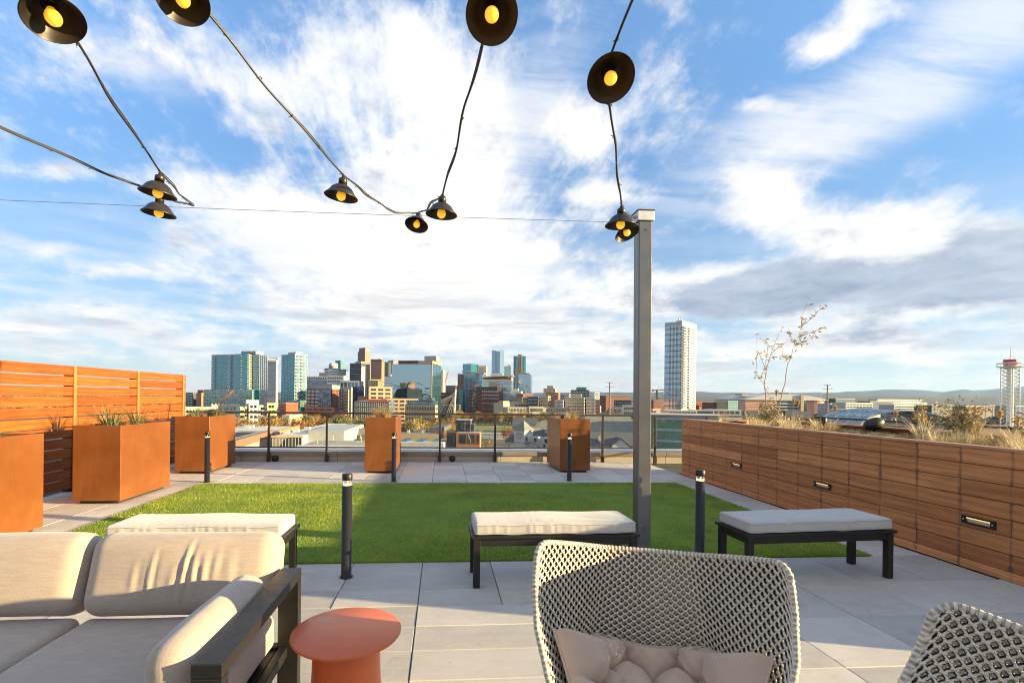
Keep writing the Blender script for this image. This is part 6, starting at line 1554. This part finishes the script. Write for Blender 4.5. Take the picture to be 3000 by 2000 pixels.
b = gable('long grey shingle roofed house right of the tall planter by the pole', 1728, 1860, 1262, 175, 5, 16, 'lgrey', 'olive', 3, win=(9, 2))
b = gable('wide olive roofed house behind the grey pole', 1735, 1900, 1288, 155, 5.5, 14, 'white', 'olive', 3, win=(10, 2))
b = gable('white house with a street facing gable left of the grey pole', 1735, 1862, 1305, 140, 3.5, 10, 'white', 'slate', 3, win=(8, 1)); gx_ = MB(); g0, g1, gm = b.fx(1791), b.fx(1842), b.fx(1816)
gx_.add([(g0, -1.5, b.h - 1), (g1, -1.5, b.h - 1), (g1, -1.5, b.h), (gm, -1.5, b.h + 2.1), (g0, -1.5, b.h), (g0, 5, b.h), (g1, 5, b.h), (gm, 5, b.h + 2.1)], [(0, 1, 2, 3, 4)]); gx_.build('gable_front', C['white'], b.t)
MB().add([(g0 - .3, -1.9, b.h - .1), (gm, -1.9, b.h + 2.25), (gm, 5, b.h + 2.25), (g0 - .3, 5, b.h - .1), (g1 + .3, -1.9, b.h - .1), (g1 + .3, 5, b.h - .1)], [(0, 1, 2, 3), (1, 4, 5, 2)]).build('gable_roof', C['slate'], b.t); b.box('chimney', b.fx(1757), b.fx(1762), 1, 2, b.h, b.h + 2.6, 'cream')
b.box('wall', g0, g1, -1.48, -.02, 0, b.h - 1, 'white'); [b.box('window', b.fx(x), b.fx(x + 11), -1.58, -1.46, b.h - 2.0, b.h - .9, 'win') for x in (1796, 1823)]
b = gable('grey hipped roof house behind the clock tower house', 1560, 1640, 1258, 205, 3.5, 12, 'white', 'olive', 5, win=(6, 2), hip=True)
b = gable('dark gabled house left of the planter by the pole', 1505, 1570, 1252, 215, 4., 12, 'white', 'slate', 6, win=(5, 2))
b = Bld('clock_house', 'white house with slate roof and round corner clock behind the railing', 1481, 1537, 1625, 1297, 165, 46, wall='white'); w, d, h = b.w, b.d, b.h
m_ = MB(); m_.loft([[(-w - .5, -.5, h), (.5, -.5, h), (.5, d + .5, h), (-w - .5, d + .5, h)], [(-w + 5, 5., h + 5.2), (-5., 5., h + 5.2), (-5, d - 4, h + 5.2), (-w + 5, d - 4, h + 5.2)]]); m_.build('roof', C['slate'], b.t)
b.grid('f', -w + 1, -3, h - 6, h - .6, 9, 2, .5, .62); b.grid('s', 3, d - 1, h - 2.6, h - .8, 4, 1, .35, .6)
for k in range(4): dm = b.box('dormer', -w + 4 + k * 4.2, -w + 6.2 + k * 4.2, .4, 3., h + .3, h + 2.4, 'white'); b.box('window', -w + 4.4 + k * 4.2, -w + 5.8 + k * 4.2, .3, .41, h + .6, h + 2., 'win', dm)
tw = b.box('clock_tower', -4.2, .4, -.4, 4.2, 0, h + 4.2, 'white'); MB().add([(-4.6, -.8, h + 4.2), (.8, -.8, h + 4.2), (.8, 4.6, h + 4.2), (-4.6, 4.6, h + 4.2), (-1.9, 1.9, h + 7.6)], [(0, 1, 4), (1, 2, 4), (2, 3, 4), (3, 0, 4)]).build('spire_roof', C['olive'], tw)
fc = MB().lathe([(.92, 0), (.92, .08), (0, .081)], 28, M=Matrix.Translation((-1.9, -.41, h + 2.4)) @ Matrix.Rotation(rad(90), 4, 'X')).build('clock_face', C['white'], tw); MB().lathe([(1.08, 0), (1.08, .12), (.93, .12), (.93, 0)], 28, cap=False, M=Matrix.Translation((-1.9, -.42, h + 2.4)) @ Matrix.Rotation(rad(90), 4, 'X')).build('clock_ring', C['dgrey'], tw)
MB().box(-1.96, -1.84, -.56, -.50, h + 2.4, h + 3.1).box(-2.42, -1.85, -.56, -.50, h + 2.34, h + 2.46).build('clock_hands', C['dark'], tw)

# ================================================================== trees
TM = dict(orange=leafmat('tree_orange', (.30, .135, .030), (.46, .23, .06), .5, .3), gold=leafmat('tree_gold', (.36, .22, .05), (.50, .34, .10), .5, .3), brown=leafmat('tree_brown', (.15, .10, .05), (.26, .17, .085), .5, .3),
          olive=leafmat('tree_olive', (.14, .13, .035), (.24, .20, .06), .5, .3), green=leafmat('tree_green', (.035, .070, .020), (.085, .125, .035), .5, .25))
bark = simple('tree_bark', (.10, .075, .055), .9)


def tree_meshes(seed, kind):
    r = random.Random(seed); lf, tr = MB(), MB(); H = 10.
    tr.tube([(0, 0, -.3), (.1, 0, 2.), (0, .15, 4.6), (.05, .1, 7.2)], [.30, .24, .16, .07], 7)
    cl = []
    for k in range(16):
        a = r.uniform(0, 6.28); z0 = r.uniform(2.0, 6.0); L = r.uniform(1.6, 3.3) * (1.15 - abs(z0 - 4) * .12); e = Vector((math.cos(a) * L, math.sin(a) * L, z0 + r.uniform(1.0, 2.6)))
        tr.tube([(0, .05, z0), e * .55 + Vector((0, 0, z0 * .25)), e], [.09, .05, .02], 5); cl.append(e); cl.append(e * .6 + Vector((0, 0, z0 * .35)))
    cl += [Vector((r.gauss(0, .7), r.gauss(0, .7), r.uniform(6.5, 9))) for _ in range(8)]
    if kind == 'green':
        cl = [];
        for k in range(46): z0 = .8 + 9 * (k / 46) ** 1.0; rr = 2.6 * (1 - k / 48) ** .85; a = r.uniform(0, 6.28); cl.append(Vector((math.cos(a) * rr * r.uniform(.3, 1), math.sin(a) * rr * r.uniform(.3, 1), z0)))
    for c in cl:
        for _ in range(26 if kind != 'brown' else 15): leaves(lf, r, c, .50, 1, .50)
    return lf.mesh('crown', TM[kind]), tr.mesh('trunk', bark, True)


VAR = {k: [tree_meshes(i * 10 + j, k) for j in range(3)] for i, k in enumerate(TM)}
TREES = []
def row(x0, x1, n_, d0, d1, kinds, h0, h1, where, seed):
    r = random.Random(seed)
    for i in range(n_): TREES.append((x0 + (x1 - x0) * (i + r.uniform(.1, .9)) / n_, r.uniform(d0, d1), r.choice(kinds), r.uniform(h0, h1), where))
row(690, 830, 8, 215, 260, ['orange', 'gold', 'brown'], 13, 16, 'behind the left railing panel', 1)
row(860, 1060, 17, 210, 300, ['orange', 'orange', 'gold', 'brown', 'olive'], 12, 16.5, 'behind the second railing panel', 2)
row(985, 1075, 8, 185, 215, ['green', 'green', 'olive'], 14, 17, 'left of the middle planter', 3)
row(1180, 1330, 13, 225, 300, ['orange', 'gold', 'olive', 'brown'], 12, 16, 'right of the middle planter', 4)
row(1330, 1640, 26, 425, 455, ['gold', 'orange', 'olive', 'brown'], 10, 15, 'along the far side of the park lawn', 5)
row(1395, 1470, 8, 175, 215, ['brown', 'gold', 'olive'], 5, 8, 'right of the orange house', 6)
row(1480, 1640, 9, 250, 330, ['brown', 'gold', 'orange'], 10, 14, 'behind the clock house', 7)
row(1690, 1860, 12, 230, 330, ['gold', 'brown', 'orange'], 7, 10, 'between the roofs left of the pole', 8)
row(1905, 2180, 16, 380, 520, ['gold', 'olive', 'brown'], 8, 12, 'below the white high-rise', 9)
row(2180, 2480, 14, 400, 560, ['gold', 'olive', 'brown'], 6, 9, 'in front of the arena', 10)
row(2480, 3010, 26, 420, 620, ['brown', 'olive', 'gold'], 7, 11, 'on the plain at right', 11)
row(545, 700, 10, 330, 400, ['brown', 'olive', 'gold'], 8, 11, 'below the left teal tower', 12)
ADJ = dict(orange='orange autumn tree', gold='golden autumn tree', brown='bare brown tree', olive='olive green tree', green='dark green conifer')
for i, (x, dd, kd, hh, where) in enumerate(TREES):
    lf, tr = VAR[kd][i % 3]; p = at(x, 1200, dd)
    t = thing('tree', ADJ[kd] + ' ' + where, 'tree', (p.x, p.y, GZ), R.uniform(0, 6.28), 'trees between the terrace and the skyline'); s_ = hh / 10; t.scale = (s_ * R.uniform(.85, 1.2), s_ * R.uniform(.85, 1.2), s_)
    put('trunk', tr, t); put('crown', lf, t)

# far suburb: a haze of treetops and small roofs too distant to part
rng = np.random.default_rng(8); nt_ = 8200
dist = 560 + 3600 * rng.random(nt_) ** 1.6; xs = rng.uniform(-600, 4600, nt_); uu = (xs - PPX) / FPX
hx_ = uu * math.cos(YAW) + math.sin(YAW); hy_ = -uu * math.sin(YAW) + math.cos(YAW)
cx_, cy_ = hx_ * dist, hy_ * dist
ico = bpy.data.meshes.new('tmp'); import bmesh
bm = bmesh.new(); bmesh.ops.create_icosphere(bm, subdivisions=1, radius=1.); iv = np.array([v.co[:] for v in bm.verts]); jf = np.array([[v.index for v in f.verts] for f in bm.faces]); bm.free()
sc_ = rng.uniform(2.5, 5.5, (nt_, 1, 1)) * np.array([[[1.15, 1.15, 1.0]]]); jit = rng.normal(1, .16, (nt_, len(iv), 1))
VV = iv[None] * sc_ * jit + np.stack([cx_, cy_, np.full(nt_, GZ + 3.2)], 1)[:, None]
FF = (jf[None] + (np.arange(nt_) * len(iv))[:, None, None]).reshape(-1, 3)
half = nt_ // 2
m_far = [leafmat('far_foliage', (.12, .095, .05), (.26, .17, .08), .02, .0), leafmat('far_foliage_dark', (.07, .075, .045), (.15, .125, .07), .02, .0)]
arrays('far_treetops', VV[:half].reshape(-1, 3), FF[:half * len(jf)], m_far[0], kind='stuff', label='brown and golden treetops of the distant suburb', category='trees')
arrays('far_treetops', VV[half:].reshape(-1, 3), FF[half * len(jf):] - half * len(iv), m_far[1], kind='stuff', label='grey green treetops of the distant suburb', category='trees')
rh = random.Random(77); hm = [MB().box(-.5, .5, -.5, .5, 0, 1).mesh('far_roof', C[k]) for k in ('white', 'cream', 'brick', 'grey', 'tan', 'salmon')]
hl = ['tiny white building in the distant suburb', 'tiny cream building in the distant suburb', 'tiny brick building in the distant suburb', 'tiny grey building in the distant suburb', 'tiny tan building in the distant suburb', 'tiny salmon building in the distant suburb']
for i in range(110):
    x = rh.choice([rh.uniform(1560, 3020), rh.uniform(1900, 3020), rh.uniform(1290, 1760)]); dd = 620 + 1500 * rh.random() ** 1.4; k = rh.randrange(6); p = at(x, 1170, dd)
    o = put('far_house', hm[k], None, loc=(p.x, p.y, GZ), rotz=rh.uniform(0, 1.5), label=hl[k], category='house', group='far suburb buildings'); o.scale = (rh.uniform(9, 26), rh.uniform(9, 18), rh.uniform(6, 12))

# the wooded rise behind the terrace, which the glass facades mirror
nh = 900; rng = np.random.default_rng(12); hx0 = rng.uniform(-420, 460, nh); hy0 = -rng.uniform(140, 420, nh)
hs = rng.uniform(3.5, 7., (nh, 1, 1)) * np.ones((1, 1, 3)); rise = np.interp(-hy0, [60, 160, 400], [-24, -16, 8])
VH = iv[None] * hs * rng.normal(1, .16, (nh, len(iv), 1)) + np.stack([hx0, hy0, rise + 4], 1)[:, None]
arrays('hillside_trees', VH.reshape(-1, 3), (jf[None] + (np.arange(nh) * len(iv))[:, None, None]).reshape(-1, 3), m_far[1], kind='stuff', label='wooded hillside behind the terrace', category='trees')
MB().loft([[(x, -60, GZ) for x in (-500, 500)], [(x, -160, -16.) for x in (-500, 500)], [(x, -400, 8.) for x in (-500, 500)], [(x, -900, 10.) for x in (-500, 500)]], False, False).build('hillside', simple('hillside_ground', (.09, .08, .05), .95), kind='structure')

# far ridge on the horizon
def ridge(name, pts, d, back, col, seed):
    r = random.Random(seed); mb = MB(); n_ = 240; xs_ = [-900 + 5200 * i / n_ for i in range(n_ + 1)]; top = []
    for x in xs_:
        y = np.interp(x, [q[0] for q in pts], [q[1] for q in pts]); y += 1.2 * math.sin(x * .021) + .9 * math.sin(x * .057 + 1) + .5 * math.sin(x * .13 + 2)
        top.append(y)
    rows_ = []
    for k in range(7):
        t = k / 6; dd = d + back * t; prof = math.sin(math.pi / 2 * t); rows_.append([])
        for x, y in zip(xs_, top):
            pk = at(x, y, d + back); g_ = at(x, 1200, dd); z = GZ + (pk.z - GZ) * prof * (1 - .12 * (1 - t) * (1 + math.sin(x * .09 + k * 1.7))); rows_[-1].append((g_.x, g_.y, z))
    mb.loft(rows_, False, False)
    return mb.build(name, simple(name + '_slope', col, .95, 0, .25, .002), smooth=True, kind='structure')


ridge('foothills', [(-900, 1150), (900, 1150), (1700, 1149), (1950, 1148), (2150, 1149), (2350, 1151), (2560, 1143), (2670, 1141), (2760, 1146), (2815, 1140), (2850, 1143), (2920, 1141), (2990, 1131), (3100, 1128), (4300, 1132)], 7200, 2200, (.020, .034, .070), 1)  # blue of the hazy distance is put into the foothill slope colour
ridge('low_ridge', [(-900, 1160), (1500, 1160), (2200, 1161), (2600, 1160), (2800, 1162), (3000, 1160), (4300, 1160)], 3600, 900, (.055, .052, .040), 2)

# ================================================================== air
hb = MB().box(-9500, 9500, -250, 9900, GZ - 1.2, 420)
hm_, hnt = new_mat('haze_air'); hn = N(hnt)
pv = hn('ShaderNodeVolumePrincipled', {'Color': (.42, .68, 1., 1), 'Density': .000026, 'Anisotropy': .25}); hn('ShaderNodeOutputMaterial', {'Volume': pv.outputs[0]})
hb.build('haze', hm_, kind='stuff', label='thin pale air over the city', category='haze')
